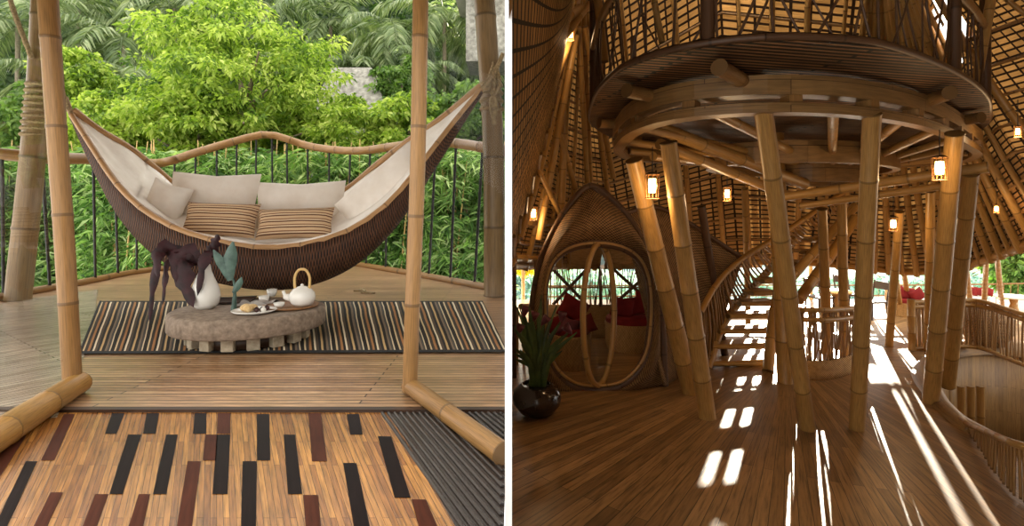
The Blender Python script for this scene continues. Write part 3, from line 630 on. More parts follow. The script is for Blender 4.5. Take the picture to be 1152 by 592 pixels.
# bamboo thickets under the handrail
spots = [(-30, 235, 'at the far left of the deck'), (30, 240, 'behind the weathered left post'), (92, 245, 'just right of the left door post'), (150, 250, 'left of the hammock bed'), (215, 225, 'behind the left half of the hammock bed'), (285, 220, 'behind the middle of the hammock bed'),
         (350, 228, 'behind the right half of the hammock bed'), (412, 250, 'under the right wing of the hammock bed'), (470, 245, 'behind the right door post'), (528, 245, 'left of the mossy right post'), (570, 240, 'at the right end of the railing')]
for i, (px, py, where) in enumerate(spots):
    Y = 13.3+.5*(i % 3); c = at(px, py, Y); c.x = min(c.x, -.9); base = Vector((c.x, Y, hz(c.x, Y)-.3)); root = thing('bamboo_thicket', base, 'feathery green bamboo thicket '+where, 'bamboo', 'bamboo thickets beyond the railing')
    mb = MB(); rr = random.Random(i)
    for k in range(7):
        a = base+Vector((rr.uniform(-.7, .7), rr.uniform(-.3, .3), 0)); e = a+Vector((rr.uniform(-.9, .9), rr.uniform(-.5, .3), 6.9)); e.x = min(e.x, -.12); a.x = min(a.x, -.12)
        mb.tube(cat_rom([a, a.lerp(e, .6)+Vector((0, 0, .2)), e], 8), [.035, .02, .01], 5)
    mb.build('culms', 'bam_pale', root); mb = MB(); n = 9600; ncl = 800
    cc = np.column_stack([rng.uniform(-1.15, 1.15, ncl), rng.uniform(-.7, .5, ncl), rng.uniform(.2, 6.7, ncl)])+np.array(base)
    per = n//ncl; d = rng.normal(size=(ncl, per, 3)); d[:, :, 2] = -abs(d[:, :, 2])*.6+.1; P = (cc[:, None, :]+d*.10).reshape(-1, 3); D = d.reshape(-1, 3); ok = P[:, 0] < -.15
    ln = rng.uniform(.16, .42, len(P)); mb.leaves(P[ok], D[ok], ln[ok], ln[ok]*.085, .2); mb.build('foliage', 'deep' if i in (5,) and False else 'bamboo_leaf', root)
# low growth covering the slope
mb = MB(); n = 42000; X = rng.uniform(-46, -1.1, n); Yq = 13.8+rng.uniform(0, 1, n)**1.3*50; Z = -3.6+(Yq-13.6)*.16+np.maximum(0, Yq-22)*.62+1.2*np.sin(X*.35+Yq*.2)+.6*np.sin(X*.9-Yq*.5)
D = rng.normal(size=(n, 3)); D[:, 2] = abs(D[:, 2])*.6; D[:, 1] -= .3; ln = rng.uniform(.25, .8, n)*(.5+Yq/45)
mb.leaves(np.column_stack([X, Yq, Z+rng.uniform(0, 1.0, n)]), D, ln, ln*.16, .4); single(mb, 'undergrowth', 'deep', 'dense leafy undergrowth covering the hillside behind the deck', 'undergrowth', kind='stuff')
# houses
h = thing('thatched_house', at(395, 160, 22), 'low house with a grey thatched roof half hidden behind the lime green trees', 'house')
a = at(330, 172, 21); b = at(452, 172, 21); r0 = at(372, 76, 24); r1 = at(418, 76, 24)
mb = MB(); b2_ = b+Vector((0, 6, 0)); a2_ = a+Vector((0, 6, 0))
mb.add([a, b, r1, r0, a2_, b2_], [(0, 1, 2, 3), (1, 5, 2), (0, 3, 4), (4, 3, 2, 5)], [[(0, 0), (4, 0), (3, 3), (1, 3)], [(0, 0), (3, 0), (1, 3)], [(0, 0), (1, 3), (3, 0)], [(0, 0), (1, 3), (3, 3), (4, 0)]]); mb.build('roof', 'thatch_grey', h, solid=.2)
mb = MB(); mb.box((a+b)/2+Vector((0, 3.2, -2.0)), ((b-a).x*.8, 5, 4.0)); mb.build('wall', 'house_wall', h)
h = thing('villa', at(552, 40, 30), 'pale villa with a flat eave at the top right behind the mossy post', 'house')
mb = MB(); c = at(556, 2, 30); c.x = -1.6; mb.box(c, (3.0, 4, .35)); mb.build('roof', 'house_wall', h)
mb = MB(); mb.box(c+Vector((.2, .4, -1.9)), (2.2, 3, 3.5)); mb.build('wall', 'thatch_grey', h)

# ================================================================== LIGHT, WORLD, CAMERA
wd = bpy.data.worlds.new('World'); SC.world = wd; wd.use_nodes = True
bg = wd.node_tree.nodes['Background']; bg.inputs[0].default_value = (1.0, .98, .92, 1); bg.inputs[1].default_value = 3.0
EL = math.radians(8.0); tgt = Vector((-.54, -1, 0)).normalized()*math.cos(EL)+Vector((0, 0, -math.sin(EL)))
sl = bpy.data.lights.new('sun', 'SUN'); sl.energy = 40; sl.color = (1, .9, .72); sl.angle = math.radians(.35)
so = bpy.data.objects.new('sun', sl); COL.objects.link(so); so.rotation_euler = tgt.to_track_quat('-Z', 'Y').to_euler(); so.location = (20, 40, 12)
cam = bpy.data.cameras.new('camera'); cam.sensor_fit = 'HORIZONTAL'; cam.sensor_width = 36; cam.lens = F/1152*36; cam.shift_y = -(296-HY)/1152; cam.clip_end = 500; cam.clip_start = .02
co = bpy.data.objects.new('camera', cam); COL.objects.link(co); co.location = (0, 0, CZ); co.rotation_euler = (PI/2, 0, 0); SC.camera = co
vs = SC.view_settings; vs.view_transform = 'Standard'; vs.look = 'None'; vs.gamma = 1; vs.use_curve_mapping = False; vs.exposure = 0
# ================================================================== RIGHT HALL
def lerp(a, b, t): return a+(b-a)*t
# ---- floor, boards fanning out from the ring of columns, with an opening for the stairwell
C0 = gr(885, 400)
hole_px = [(1068, 392), (1056, 420), (1062, 446), (1078, 466), (1100, 481), (1152, 503), (1260, 520), (1320, 460), (1260, 405), (1160, 392), (1110, 388)]
hole = [tuple(gr(*p).xy) for p in hole_px]
holeS = cat_rom([Vector((*p, RF)) for p in hole+[hole[0]]], 66)[:-1]
def inside(x, y, poly):
    c = False; j = len(poly)-1
    for i in range(len(poly)):
        xi, yi = poly[i][0], poly[i][1]; xj, yj = poly[j][0], poly[j][1]
        if (yi > y) != (yj > y) and x < (xj-xi)*(y-yi)/(yj-yi)+xi: c = not c
        j = i
    return c
import bmesh
from mathutils.geometry import tessellate_polygon
def floor_poly():
    # outer rectangle with the hole bridged in
    out = [Vector((.0, -4.5, RF)), Vector((17, -4.5, RF)), Vector((17, 13.6, RF)), Vector((.0, 13.6, RF))]
    tris = tessellate_polygon([out, [Vector(p) for p in holeS]])
    V = out+[Vector(p) for p in holeS]; bm = bmesh.new(); vs = [bm.verts.new(v) for v in V]
    for t in tris:
        try: bm.faces.new([vs[i] for i in t])
        except ValueError: pass
    bmesh.ops.recalc_face_normals(bm, faces=bm.faces); 
    for f in bm.faces:
        if f.normal.z < 0: f.normal_flip()
    me = bpy.data.meshes.new('floor'); bm.to_mesh(me); bm.free(); o = bpy.data.objects.new('floor', me); COL.objects.link(o); me.materials.append(M['hall_floor']); o['kind'] = 'structure'; WL[o.name] = Vector((0, 0, 0)); return o
# polar boards through object coordinates
t = NT('hall_floor_radial'); v = t.coord('Object'); sb = t.n('ShaderNodeVectorMath', operation='SUBTRACT'); t.l(v, sb.inputs[0]); sb.inputs[1].default_value = (C0.x, C0.y, 0)
sep = t.n('ShaderNodeSeparateXYZ'); t.l(sb.outputs[0], sep.inputs[0])
ang = t.math('ARCTAN2', sep.outputs[1], sep.outputs[0]); r2 = t.math('SQRT', t.math('ADD', t.math('POWER', sep.outputs[0], 2), t.math('POWER', sep.outputs[1], 2)))
cmb = t.n('ShaderNodeCombineXYZ'); t.l(r2, cmb.inputs[0]); t.l(t.math('MULTIPLY', ang, 4.2), cmb.inputs[1])
b = t.n('ShaderNodeTexBrick'); t.l(cmb.outputs[0], b.inputs[0]); b.offset = .37
b.inputs['Color1'].default_value = (*srgb(178, 138, 90), 1); b.inputs['Color2'].default_value = (*srgb(134, 100, 62), 1); b.inputs['Mortar'].default_value = (*srgb(48, 34, 22), 1)
b.inputs['Scale'].default_value = 1; b.inputs['Mortar Size'].default_value = .0022; b.inputs['Brick Width'].default_value = 2.1; b.inputs['Row Height'].default_value = .082
mp = t.n('ShaderNodeMapping'); mp.inputs['Scale'].default_value = (1.6, 26, 1); t.l(cmb.outputs[0], mp.inputs[0]); n = t.noise(mp.outputs[0], 2, 5)
col = t.mix(1.0, b.outputs[0], t.ramp(n, [(.32, (.42,)*3), (.5, (.9,)*3), (.7, (1.15,)*3)]), 'MULTIPLY'); n3 = t.noise(v, .7, 3); col = t.mix(1.0, col, t.ramp(n3, [(.3, (.75,)*3), (.7, (1.1,)*3)]), 'MULTIPLY')
t.bump(t.math('SUBTRACT', n, b.outputs[1]), .2, .005); M['hall_floor'] = t.fin(col, .34, .5)
floor_poly()
# stairwell: curved boarded wall, ledge, lower floor
mb = MB(); H = holeS+[holeS[0]]; cH = sum((Vector(p) for p in holeS), Vector())/len(holeS)
mb.grid(lambda u, v: Vector(H[int(round(u*66))])-Vector((0, 0, 2.6*v)), 66, 1, uvf=lambda u, v: (v*2.6, u*12)); mb.build('wall_stairwell', 'lam', kind='structure', solid=.04)
mb = MB(); mb.quad(*[Vector((x, y, RF-2.6)) for x, y in ((cH.x-5, cH.y-3.5), (cH.x+6, cH.y-3.5), (cH.x+6, cH.y+4), (cH.x-5, cH.y+4))]); mb.build('floor_lower', 'lam', kind='structure')
mb = MB()
def ledge(u, v):
    i = int(round(u*66)); p = Vector(H[i]); o = (p-cH); o.z = 0; o.normalize()
    prof = [(-.05, -.16), (.0, .045), (.10, .065), (.26, .05), (.30, 0.0)]; d, z = prof[int(round(v*4))]; return p+o*d+Vector((0, 0, z))
mb.grid(ledge, 66, 4, uvf=lambda u, v: (u*12, v*.4)); mb.build('trim_stairwell', 'lam', kind='structure')
# rail and cane fence around the near lip of the stairwell
t = thing('stairwell_fence', gr(1120, 482), 'low curved cane fence along the near lip of the stairwell, lower right corner', 'fence')
tr = cat_rom([gr(1078, 470, .03), gr(1092, 479, .10), gr(1115, 488, .30), gr(1152, 503, .44), gr(1230, 520, .5)], 40)
mb = MB(); mb.bamboo(tr[::4], .028, node=.3); mb.build('top_rail', 'bam_hall', t)
for i in range(0, 41): 
    p = tr[i]; f = Vector((p.x, p.y, RF+.02)); mb = MB(); mb.tube([f+Vector((random.uniform(-.02, .02), 0, 0)), p], .011, 5); mb.build('cane', 'bam_brown', t)
# posts inside the well
for i, (x, lab) in enumerate([(1084, 'bamboo post inside the stairwell at its left side'), (1095, 'second bamboo post inside the stairwell'), (1106, 'third bamboo post inside the stairwell, nearest the curved panel')]):
    p = gr(x, 425); p.z = RF-2.6; mb = MB(); mb.bamboo([p, p+Vector((.05, .1, 2.45))], .045, node=.4); single(mb, 'bamboo_post', 'bam_hall', lab, 'post')

# ---- roof: straight ruled sheets between the eave line and two high points
A1 = at(655, -40, 7.5); A2 = at(985, -140, 7.0); Am = at(800, -150, 8.0)
W_ = Vector
E = [(W_((-.012, -5, 2.4)), A1), (W_((-.012, 1, 2.2)), A1), (W_((-.012, 3.2, 1.6)), A1), (W_((-.012, 5.4, .9)), A1), (at(575.4, 296, 7.5), A1), (at(620, 297, 9), A1), (at(665, 297, 10), A1), (at(705, 297, 10.6), A1), (at(760, 296, 11), A1.lerp(Am, .5)), (at(830, 294, 11), Am), (at(880, 292, 10.8), Am.lerp(A2, .5)), (at(931, 295, 10.4), A2), (at(980, 300, 10.2), A2),
     (at(1020, 304, 10), A2), (at(1060, 303, 9.5), A2), (at(1095, 295, 8.9), A2), (at(1125, 284, 8.2), A2), (at(1152, 275, 7.5), A2), (at(1200, 250, 6.6), A2), (W_((8.4, 4, 1.6)), A2), (W_((9.5, 1, 2.2)), A2), (W_((9.5, -5, 2.4)), A2), (W_((4, -7, 2.4)), A2), (W_((-.012, -5, 2.4)), A1)]
def roofpt(u, v, lift=0):
    x = u*(len(E)-1); k = min(int(x), len(E)-2); f = x-k; e = E[k][0].lerp(E[k+1][0], f); a = E[k][1].lerp(E[k+1][1], f)
    p = e.lerp(a, v); p.z -= .55*math.sin(PI*v)*.6+lift; return p
mb = MB(); ES = [0]
for k in range(len(E)-1): ES.append(ES[-1]+(E[k+1][0]-E[k][0]).length)
def euv(u, v):
    x = u*(len(E)-1); k = min(int(x), len(E)-2); f = x-k; L = (E[k][0]-E[k][1]).length; return (lerp(ES[k], ES[k+1], f), v*7.0)
NU = (len(E)-1)*6
def sky_gap(u, v):
    k = u*(len(E)-1); p = roofpt(u+.5/NU, v+.5/40)
    if p.y < 1: return False
    x = 576+p.x/p.y*F; y = HY-(p.z-CZ)/p.y*F
    # long slots of daylight near the top of the right slope, behind the upper railing
    return any(abs((x-x0)-(y-y0)*.72) < wd_ and -10 < y < 66 and 990 < x < 1085 for x0, y0, wd_ in ((1010, 10, 9), (1040, 10, 8), (1064, 8, 6)))
mb.grid(roofpt, NU, 40, uvf=euv, smooth=False, skip=sky_gap)
ceil = mb.build('ceiling', 'mat_shingle', kind='structure')
# rafters
def rafter(u, v0=.0, v1=1.0, r=.045, lift=.10, mat='bam_hall'):
    mb = MB(); mb.bamboo([roofpt(u, lerp(v0, v1, i/8), lift) for i in range(9)], r, r*.8, node=.55, n=8); mb.build('rafter', mat, ceil)
ne = len(E)-1
for k in [3.5, 4.3, 4.8, 5.4, 6.1, 6.8, 7.5, 8.3, 8.8, 9.3, 9.8, 10.3, 10.8, 11.25, 11.7, 12.1, 12.5, 12.9, 13.3, 13.7, 14.1, 14.5, 14.9, 15.3, 15.7, 16.1, 16.5, 16.9, 17.3, 17.7, 18.1, 18.6, 19.1]:
    rafter(k/ne, 0 if k > 4 else .1, 1, .05 if int(k*10) % 3 else .032)
for v_ in [.03, .1, .18, .26, .34, .42, .5, .58, .66, .74]:
    mb = MB(); mb.tube([roofpt(u/140, v_, .045) for u in range(int(3.0/ne*140), int(19.4/ne*140))], .022, 6, vs=3); mb.build('batten', 'bam_brown', ceil)
mb = MB(); mb.tube([roofpt(u/140, -.003, .02) for u in range(int(3.9/ne*140), int(19.4/ne*140))], .07, 8, vs=2); mb.build('eave_beam', 'bam_gold', ceil)
# big leaning poles of the left roof bundle
top = at(646, 30, 7.0)
poles = [((640, 20, 7.1), (629, 300, 8.2), .055, 'tall straight bamboo pole below the roof lantern'), ((648, 40, 7.1), (606, 270, 7.2), .045, 'bamboo pole slanting down left from the roof lantern'), ((646, 30, 7.0), (577, 218, 5.8), .05, 'bamboo pole slanting steeply left along the dark roof'),
         ((662, 5, 7.1), (578, 118, 5.2), .05, 'thick bamboo pole crossing the upper left roof'), ((652, 10, 6.9), (579, 62, 4.8), .06, 'thickest bamboo pole crossing the top left corner'), ((651, 30, 7.3), (664, 260, 8.6), .04, 'thin bamboo pole leaning right below the roof lantern'), ((658, 30, 7.4), (690, 200, 8.6), .045, 'bamboo pole leaning right towards the round platform'),
         ((630, 150, 7.5), (655, 240, 8.2), .04, 'short bamboo strut behind the pointed arch'), ((596, 170, 6.4), (640, 262, 7.8), .035, 'short bamboo strut above the arch at the left')]
for a, b_, r, lab in poles:
    mb = MB(); mb.bamboo([at(*a), at(*b_)], r, node=.5); single(mb, 'bamboo_pole', 'bam_hall', lab, 'pole')
mb = MB(); mb.bamboo([at(578, 251, 7.4), at(628, 250, 8.4)], .06); single(mb, 'bamboo_beam', 'bam_hall', 'short horizontal bamboo beam at the left end of the hall', 'beam')
mb = MB(); mb.bamboo([at(578, 291, 7.45), at(612, 292, 8.4)], .06); single(mb, 'bamboo_beam', 'bam_hall', 'bamboo lintel over the small left opening', 'beam')

# ---- round platform
KX = (890-576)/F
def outline(pts, z):
    """closed outline through points of a level plane, as a function of an angle (0 = nearest the stairwell side front)"""
    P = [at(x, y, z*F/(HY-y)) for x, y in pts]; n = len(P); Q = []
    for k in range(n):
        p0, p1, p2, p3 = P[k-1], P[k], P[(k+1) % n], P[(k+2) % n]
        for i in range(12):
            f = i/12; Q.append(.5*((2*p1)+(p2-p0)*f+(2*p0-5*p1+4*p2-p3)*f*f+(3*p1-p0-3*p2+p3)*f**3))
    L = [0]
    for i in range(len(Q)): L.append(L[-1]+(Q[(i+1) % len(Q)]-Q[i]).length)
    def fn(a):
        d = (a/(2*PI)) % 1*L[-1]; i = 0
        lo, hi = 0, len(L)-1
        while hi-lo > 1:
            m = (lo+hi)//2
            if L[m] <= d: lo = m
            else: hi = m
        return Q[lo].lerp(Q[(lo+1) % len(Q)], (d-L[lo])/(L[lo+1]-L[lo]))
    return fn
oD = outline([(860, 41), (950, 43), (1001, 51), (1064, 75), (1103, 100), (1113, 120), (1106, 142), (1060, 160), (990, 166), (900, 167), (800, 164), (710, 158), (668, 140), (669, 110), (692, 81), (720, 66), (775, 51)], 1.075)
oR = outline([(890, 87), (955, 91), (1015, 102), (1056, 117), (1086, 137), (1099, 152), (1070, 164), (1000, 169), (900, 170), (800, 167), (722, 160), (697, 148), (704, 128), (725, 111), (765, 97), (828, 89)], 1.0)
PC = Vector((3.25, 6.2, 0))
def sc_(p, s, z): q = PC+(Vector((p.x, p.y, 0))-PC)*s; return Vector((q.x, q.y, CZ+z))
def rD(a, s, z): return sc_(oD(a), s, z)
def rR(a, s, z): return sc_(oR(a), s, z)
def circ(cx, cy, rx, ry): return lambda a, s, z: Vector((cx+rx*s*math.sin(a)+(-ry*s*math.cos(a))*.5, cy-ry*s*math.cos(a), CZ+z))
pf = thing('round_platform', Vector((PC.x, PC.y, RF)), 'big round upper platform of bamboo rings with a reed underside, carried on the leaning columns', 'platform')
def ringbeam(name, fn_, z0, z1, wd_, mat, seg=96, L=11):
    mb = MB(); k = wd_/2/1.9
    mb.grid(lambda u, v: fn_(2*PI*u, [1-k, 1+k, 1+k, 1-k, 1-k][int(round(v*4))], [z0, z0, z1, z1, z0][int(round(v*4))]), seg, 4, uvf=lambda u, v: (u*L, v*.5), smooth=False); return mb.build(name, mat, pf)
ringbeam('ring_beam', rR, .86, 1.00, .13, 'lam'); ringbeam('ring_beam', rR, .73, .80, .12, 'lam')
for k in range(22):
    a = 2*PI*k/22; p = rR(a, 1, .83); q = rR(a+.02, 1, .83)-p; mb = MB(); mb.box(p, (.1, .12, .07), Matrix.Rotation(math.atan2(q.y, q.x), 3, 'Z')); mb.build('spacer_block', 'bam_brown', pf)
c2 = circ(3.95, 7.25, 1.25, 1.25); c3 = circ(4.35, 7.5, .62, .62)
ringbeam('inner_ring', c2, .57, .82, .16, 'lam', 64, 7); ringbeam('hub_ring', c3, .41, .64, .2, 'lam', 48, 4)
def dsk(z): return lambda u, v: rD(2*PI*u, lerp(.02, 1, v), z)
ca, sa = math.cos(.22), math.sin(.22)
def dskuv(u, v): p = rD(2*PI*u, lerp(.02, 1, v), 1); return (p.x*ca+p.y*sa, p.y*ca-p.x*sa)
mb = MB(); mb.grid(dsk(1.045), 96, 10, uvf=dskuv, smooth=False); mb.build('reed_underside', 'reed', pf)
mb = MB(); mb.grid(dsk(1.10), 96, 4, uvf=dskuv, smooth=False); mb.build('platform_deck', 'reed', pf)
mb = MB(); mb.tube([rD(2*PI*k/120, 1, 1.072) for k in range(121)], .024, 8, vs=2, cap=False); mb.build('edge_rim', 'bam_dark', pf)
def rad(a): return rD(a, 1, 0)
for a in [-.12, .75, 1.35, 1.95, 2.45, 5.85, 5.3, 4.75, 4.25, 3.4]:
    p = rR(a, .9, .97); q = rR(a, 1, .965).lerp(rD(a, 1, .965), .72)
    mb = MB(); mb.bamboo([p, q], .055, node=.6); mb.build('joist_log', 'bam_brown', pf)
for k in range(16):
    a = 2*PI*k/16+.15; mb = MB(); mb.bamboo([c3(a, 1, .66), rR(a, .96, .80)], .042, node=.6); mb.build('spoke', 'bam_hall', pf)
for a, b_, r in [((738, 143, 5.2), (905, 207, 6.9), .07), ((742, 162, 5.3), (892, 222, 6.9), .055), ((1112, 188, 5.3), (880, 222, 6.7), .055), ((1100, 204, 5.4), (900, 232, 6.7), .04), ((735, 176, 5.5), (800, 182, 6.2), .045)]:
    mb = MB(); mb.bamboo([at(*a), at(*b_)], r, node=.7); mb.build('tie_beam', 'bam_hall', pf)
# upper railing
ur = thing('upper_railing', rD(0, 1, 1.1), 'curved railing of crossed dark canes around the upper platform', 'railing')
t0, t1 = -1.9, 2.2
def rl(a, z): return rD(a, .985, 1.1+z)
mb = MB(); mb.tube([rl(lerp(t0, t1, i/60), .62) for i in range(61)], .04, 8, vs=2); mb.build('handrail', 'bam_brown', ur)
for a in [-1.85, -1.4, -.95, -.12, .75, 1.3, 1.75, 2.15]:
    mb = MB(); mb.bamboo([rl(a, -.03), rl(a, 1.5)], .045, node=.6); mb.build('post', 'bam_dark', ur)
rr = random.Random(4)
for i in range(92):
    a = lerp(t0, t1, (i+rr.random()*.5)/92); d = rr.choice([-.1, -.06, .06, .1, .0]); mb = MB(); mb.tube(cat_rom([rl(a, 0), rl(a+d*.6, .3)+Vector((rr.uniform(-.02, .02), 0, 0)), rl(a+d, .62)], 5), rr.uniform(.006, .010), 5); mb.build('cane', 'bam_dark', ur)
for a, b_, r, lab in [((1098, 95, 4.9), (1120, -30, 4.9), .04, 'slanting bamboo pole beside the right end of the upper railing'), ((745, 48, 4.2), (728, -40, 4.2), .025, 'pale bamboo pole rising behind the left of the upper railing'), ((680, 70, 5.4), (668, -40, 5.4), .045, 'bamboo pole at the far left of the upper railing')]:
    mb = MB(); mb.bamboo([at(*a), at(*b_)], r); single(mb, 'bamboo_pole', 'bam_hall', lab, 'pole')

# ---- leaning columns
def colm(base, top, Yt, w0, w1, lab, mat='bam_hall', node=.55):
    b = gr(*base); tpt = at(*top, Yt); r0 = w0/2/F*b.y; r1 = w1/2/F*Yt; root = thing('bamboo_column', b, lab, 'column', None)
    mb = MB(); mb.bamboo([b-Vector((0, 0, .01)), tpt], r0, r1, node=node, n=18); mb.build('pole', mat, root); return root
colm((796, 470), (752, 160), 4.9, 19, 19, 'leaning bamboo column, right one of the close pair beside the arch')
colm((778, 442), (713, 180), 5.45, 20, 19, 'leaning bamboo column, left one of the close pair beside the arch')
colm((909, 483), (858, 120), 3.95, 16, 20, 'tall bamboo column leaning left in front of the staircase')
colm((964, 483), (981, 128), 4.1, 16, 19, 'nearly upright bamboo column in the middle of the hall, right of the staircase')
colm((1047, 453), (1074, 150), 4.7, 16, 18, 'dark bamboo column under the right side of the ring, with a lantern on it')
colm((1066, 432), (1092, 195), 5.4, 15, 16, 'golden bamboo column just behind the dark one at the stairwell')
colm((884, 430), (872, 150), 7.0, 18, 18, 'thick bamboo column directly behind the leaning one at the foot of the stairs')
colm((950, 403), (947, 225), 7.4, 10, 10, 'slim bamboo column on the round balustrade, nearer the middle column')
colm((931, 398), (925, 235), 7.6, 11, 10, 'slim bamboo column rising behind the round balustrade at the stairs')
colm((1000, 389), (1012, 238), 7.9, 8, 9, 'slender bamboo column standing alone on the sunlit floor')
colm((1044, 395), (1047, 215), 7.4, 8, 9, 'slender bamboo column just left of the dark column')
colm((816, 402), (789, 232), 7.6, 8, 9, 'dark slanting bamboo pole by the stair lattice', 'bam_dark')
colm((842, 372), (838, 212), 8.6, 6, 7, 'thin upright bamboo pole behind the stairs')
for x0, y0, x1, y1, Yt, lab in [(1014, 352, 1006, 300, 10.0, 'thin terrace pole left of the rattan armchair'), (1023, 345, 1016, 300, 10.1, 'thin terrace pole behind the rattan armchair'), (1092, 345, 1086, 292, 9.2, 'thin terrace pole left of the red cushioned sofa'), (1107, 345, 1110, 286, 8.8, 'thin terrace pole behind the red cushioned sofa'), (1127, 345, 1121, 280, 8.4, 'thin terrace pole right of the red cushioned sofa'), (975, 350, 972, 298, 10.3, 'thin terrace pole behind the dining chair')]:
    colm((x0, y0), (x1, y1), Yt, 5, 5, lab, node=.4)

# ---- lanterns
def lantern(px, py, Y, hpx, lab, hang=30):
    c = at(px, py, Y); k = Y/F; h = hpx*k; r = h*.30; root = thing('lantern', c-Vector((0, 0, h/2)), lab, 'lantern')
    mb = MB(); mb.lathe(c, [(0, -h*.30), (r*.5, -h*.28), (r*.6, 0), (r*.5, h*.28), (0, h*.3)], 14); mb.build('glowing_bulb', 'lantern_glow', root)
    mb = MB()
    for i in range(10): a = 2*PI*i/10; mb.tube([c+Vector((math.cos(a)*r*.8, math.sin(a)*r*.8, -h*.5)), c+Vector((math.cos(a)*r*1.0, math.sin(a)*r*1.0, h*.45))], r*.05, 4)
    for z in (-.5, .45): mb.lathe(c, [(r*(.9+.1*math.cos(a)), h*z+r*.08*math.sin(a)) for a in [q*PI/3 for q in range(7)]], 16)
    mb.build('cage', 'lantern_cage', root)
    mb = MB(); mb.lathe(c+Vector((0, 0, h*.46)), [(r*1.0, 0), (r*.5, h*.08), (0, h*.09)], 14); mb.tube([c+Vector((0, 0, h*.5)), c+Vector((0, 0, h*.5+hang*k))], .005, 4); mb.build('cap', 'iron', root)
    l = bpy.data.lights.new('lantern_lamp', 'POINT'); l.energy = 12*(hpx/22)*(Y/5); l.color = (1, .66, .34); l.shadow_soft_size = r; lo = bpy.data.objects.new('lantern_lamp', l); COL.objects.link(lo); lo.location = c-Vector((0, 0, h*.62)); 
for a in [(642, 38, 6.6, 14, 'hanging lantern high at the top of the left roof poles'), (600, 240, 7.0, 16, 'lantern glowing at the far left above the small opening'), (734, 209, 5.1, 28, 'big lantern hanging beside the left pair of columns'), (818, 218, 6.2, 16, 'small lantern hanging under the middle of the platform'),
          (1057, 189, 4.55, 26, 'big lantern fixed to the left of the dark right column'), (1005, 252, 7.6, 16, 'lantern hanging over the sunlit floor between the right columns'), (1121, 235, 7.0, 10, 'small lantern low on the right roof slope'), (1145, 148, 5.6, 12, 'lantern near the right edge of the picture on the roof slope')]: lantern(*a)

# ---- pointed wicker arch with pivoting oval glass door
YA = 1320/198.0
ar = thing('arch_portal', at(676, 438, YA), 'woven wicker portal with a pointed hood around a rounded door opening', 'portal')
OUT = [(606, 452), (600, 420), (598, 380), (600, 335), (609, 292), (624, 258), (643, 228), (665, 209), (690, 226), (712, 252), (729, 290), (741, 335), (746, 380), (747, 412), (748, 434)]
INN = [(670, 439), (646, 435), (626, 420), (615, 396), (611, 355), (612, 318), (621, 293), (641, 278), (671, 273), (702, 278), (722, 293), (732, 318), (734, 355), (729, 396), (716, 420), (696, 435), (672, 439)]
so_ = cat_rom([at(x, y, YA+(.25 if y < 260 else .12)) for x, y in OUT], 56); si = cat_rom([at(x, y, YA) for x, y in INN], 56)
def hood(u, v):
    i = int(round(u*56)); p = si[i].lerp(so_[i], v); p.y -= .34*math.sin(PI*min(1, v*1.15))*(.3+.7*math.sin(PI*u)); return p
Lw = 5.5
mb = MB(); mb.grid(hood, 56, 10, uvf=lambda u, v: (u*Lw, v*.9)); mb.build('wicker_hood', 'wicker_hall', ar, solid=.03)
mb = MB(); mb.tube(so_, .045, 8, vs=2); mb.build('outer_rim', 'bam_dark', ar)
mb = MB(); mb.tube(si+[si[0]], .065, 10, vs=2); mb.build('door_frame', 'bam_dark', ar)
mb = MB(); mb.tube([p.lerp(si[28], .035)+Vector((0, -.05, 0)) for p in si], .02, 8, vs=2); mb.build('inner_rim', 'bam_hall', ar)
dr = thing('pivot_door', at(675, 436, YA), 'tall oval glass door turned almost edge-on in the middle of the arch', 'door')
dc = at(674, 354, YA-.02); ov = [dc+Vector((math.cos(a)*.235, math.cos(a)*.25, math.sin(a)*.88)) for a in [2*PI*i/48 for i in range(49)]]
mb = MB(); mb.tube(ov, .036, 10, cap=False, vs=1.2); mb.build('oval_frame', 'bam_hall', dr)
mb = MB(); mb.add([dc]+ov[:-1], [(0, i+1, (i+1) % 48+1) for i in range(48)]); mb.build('glass_pane', 'door_glass', dr)
# pod behind: floor is the hall floor; woven rear wall with window and X bracing, side wall sweeping to the right
def wallpx(pts_b, pts_t, mat, name, n=40, kind='structure', uvs=1.0, sub=12, **kw):
    b_ = cat_rom(pts_b, n); t_ = cat_rom(pts_t, n); L = plen(b_); mb = MB(); mb.grid(lambda u, v: b_[int(round(u*n))].lerp(t_[int(round(u*n))], v), n, sub, uvf=lambda u, v: (u*L*uvs, v*2.4*uvs)); return mb.build(name, mat, kind=kind, **kw)
# right sweep (behind the pair of columns)
wallpx([at(748, 434, YA), gr(765, 425), gr(785, 413), gr(800, 402)], [at(700, 238, YA+.25), at(730, 232, YA+.5), at(765, 245, YA+.9), at(836, 291, YA+1.3)], 'wicker_hall', 'wall_woven', solid=.03)
mb = MB(); mb.tube(cat_rom([at(665, 209, YA+.25), at(700, 238, YA+.25), at(730, 232, YA+.5), at(765, 245, YA+.9), at(836, 291, YA+1.3)], 30), .035, 8, vs=2); mb.build('trim_3', 'bam_dark', kind='structure')
YB = 9.4
wallpx([at(600, 382, YB-.2), at(680, 382, YB), at(770, 384, YB-.3)], [at(600, 343, YB-.2), at(680, 343, YB), at(770, 343, YB-.3)], 'wicker_light', 'wall_pod_back', 20, sub=4, solid=.02)
wallpx([at(600, 303, YB-.2), at(680, 303, YB), at(770, 303, YB-.3)], [at(600, 262, YB-.2), at(680, 262, YB), at(770, 262, YB-.3)], 'wicker_light', 'wall_pod_top', 20, sub=4, solid=.02)
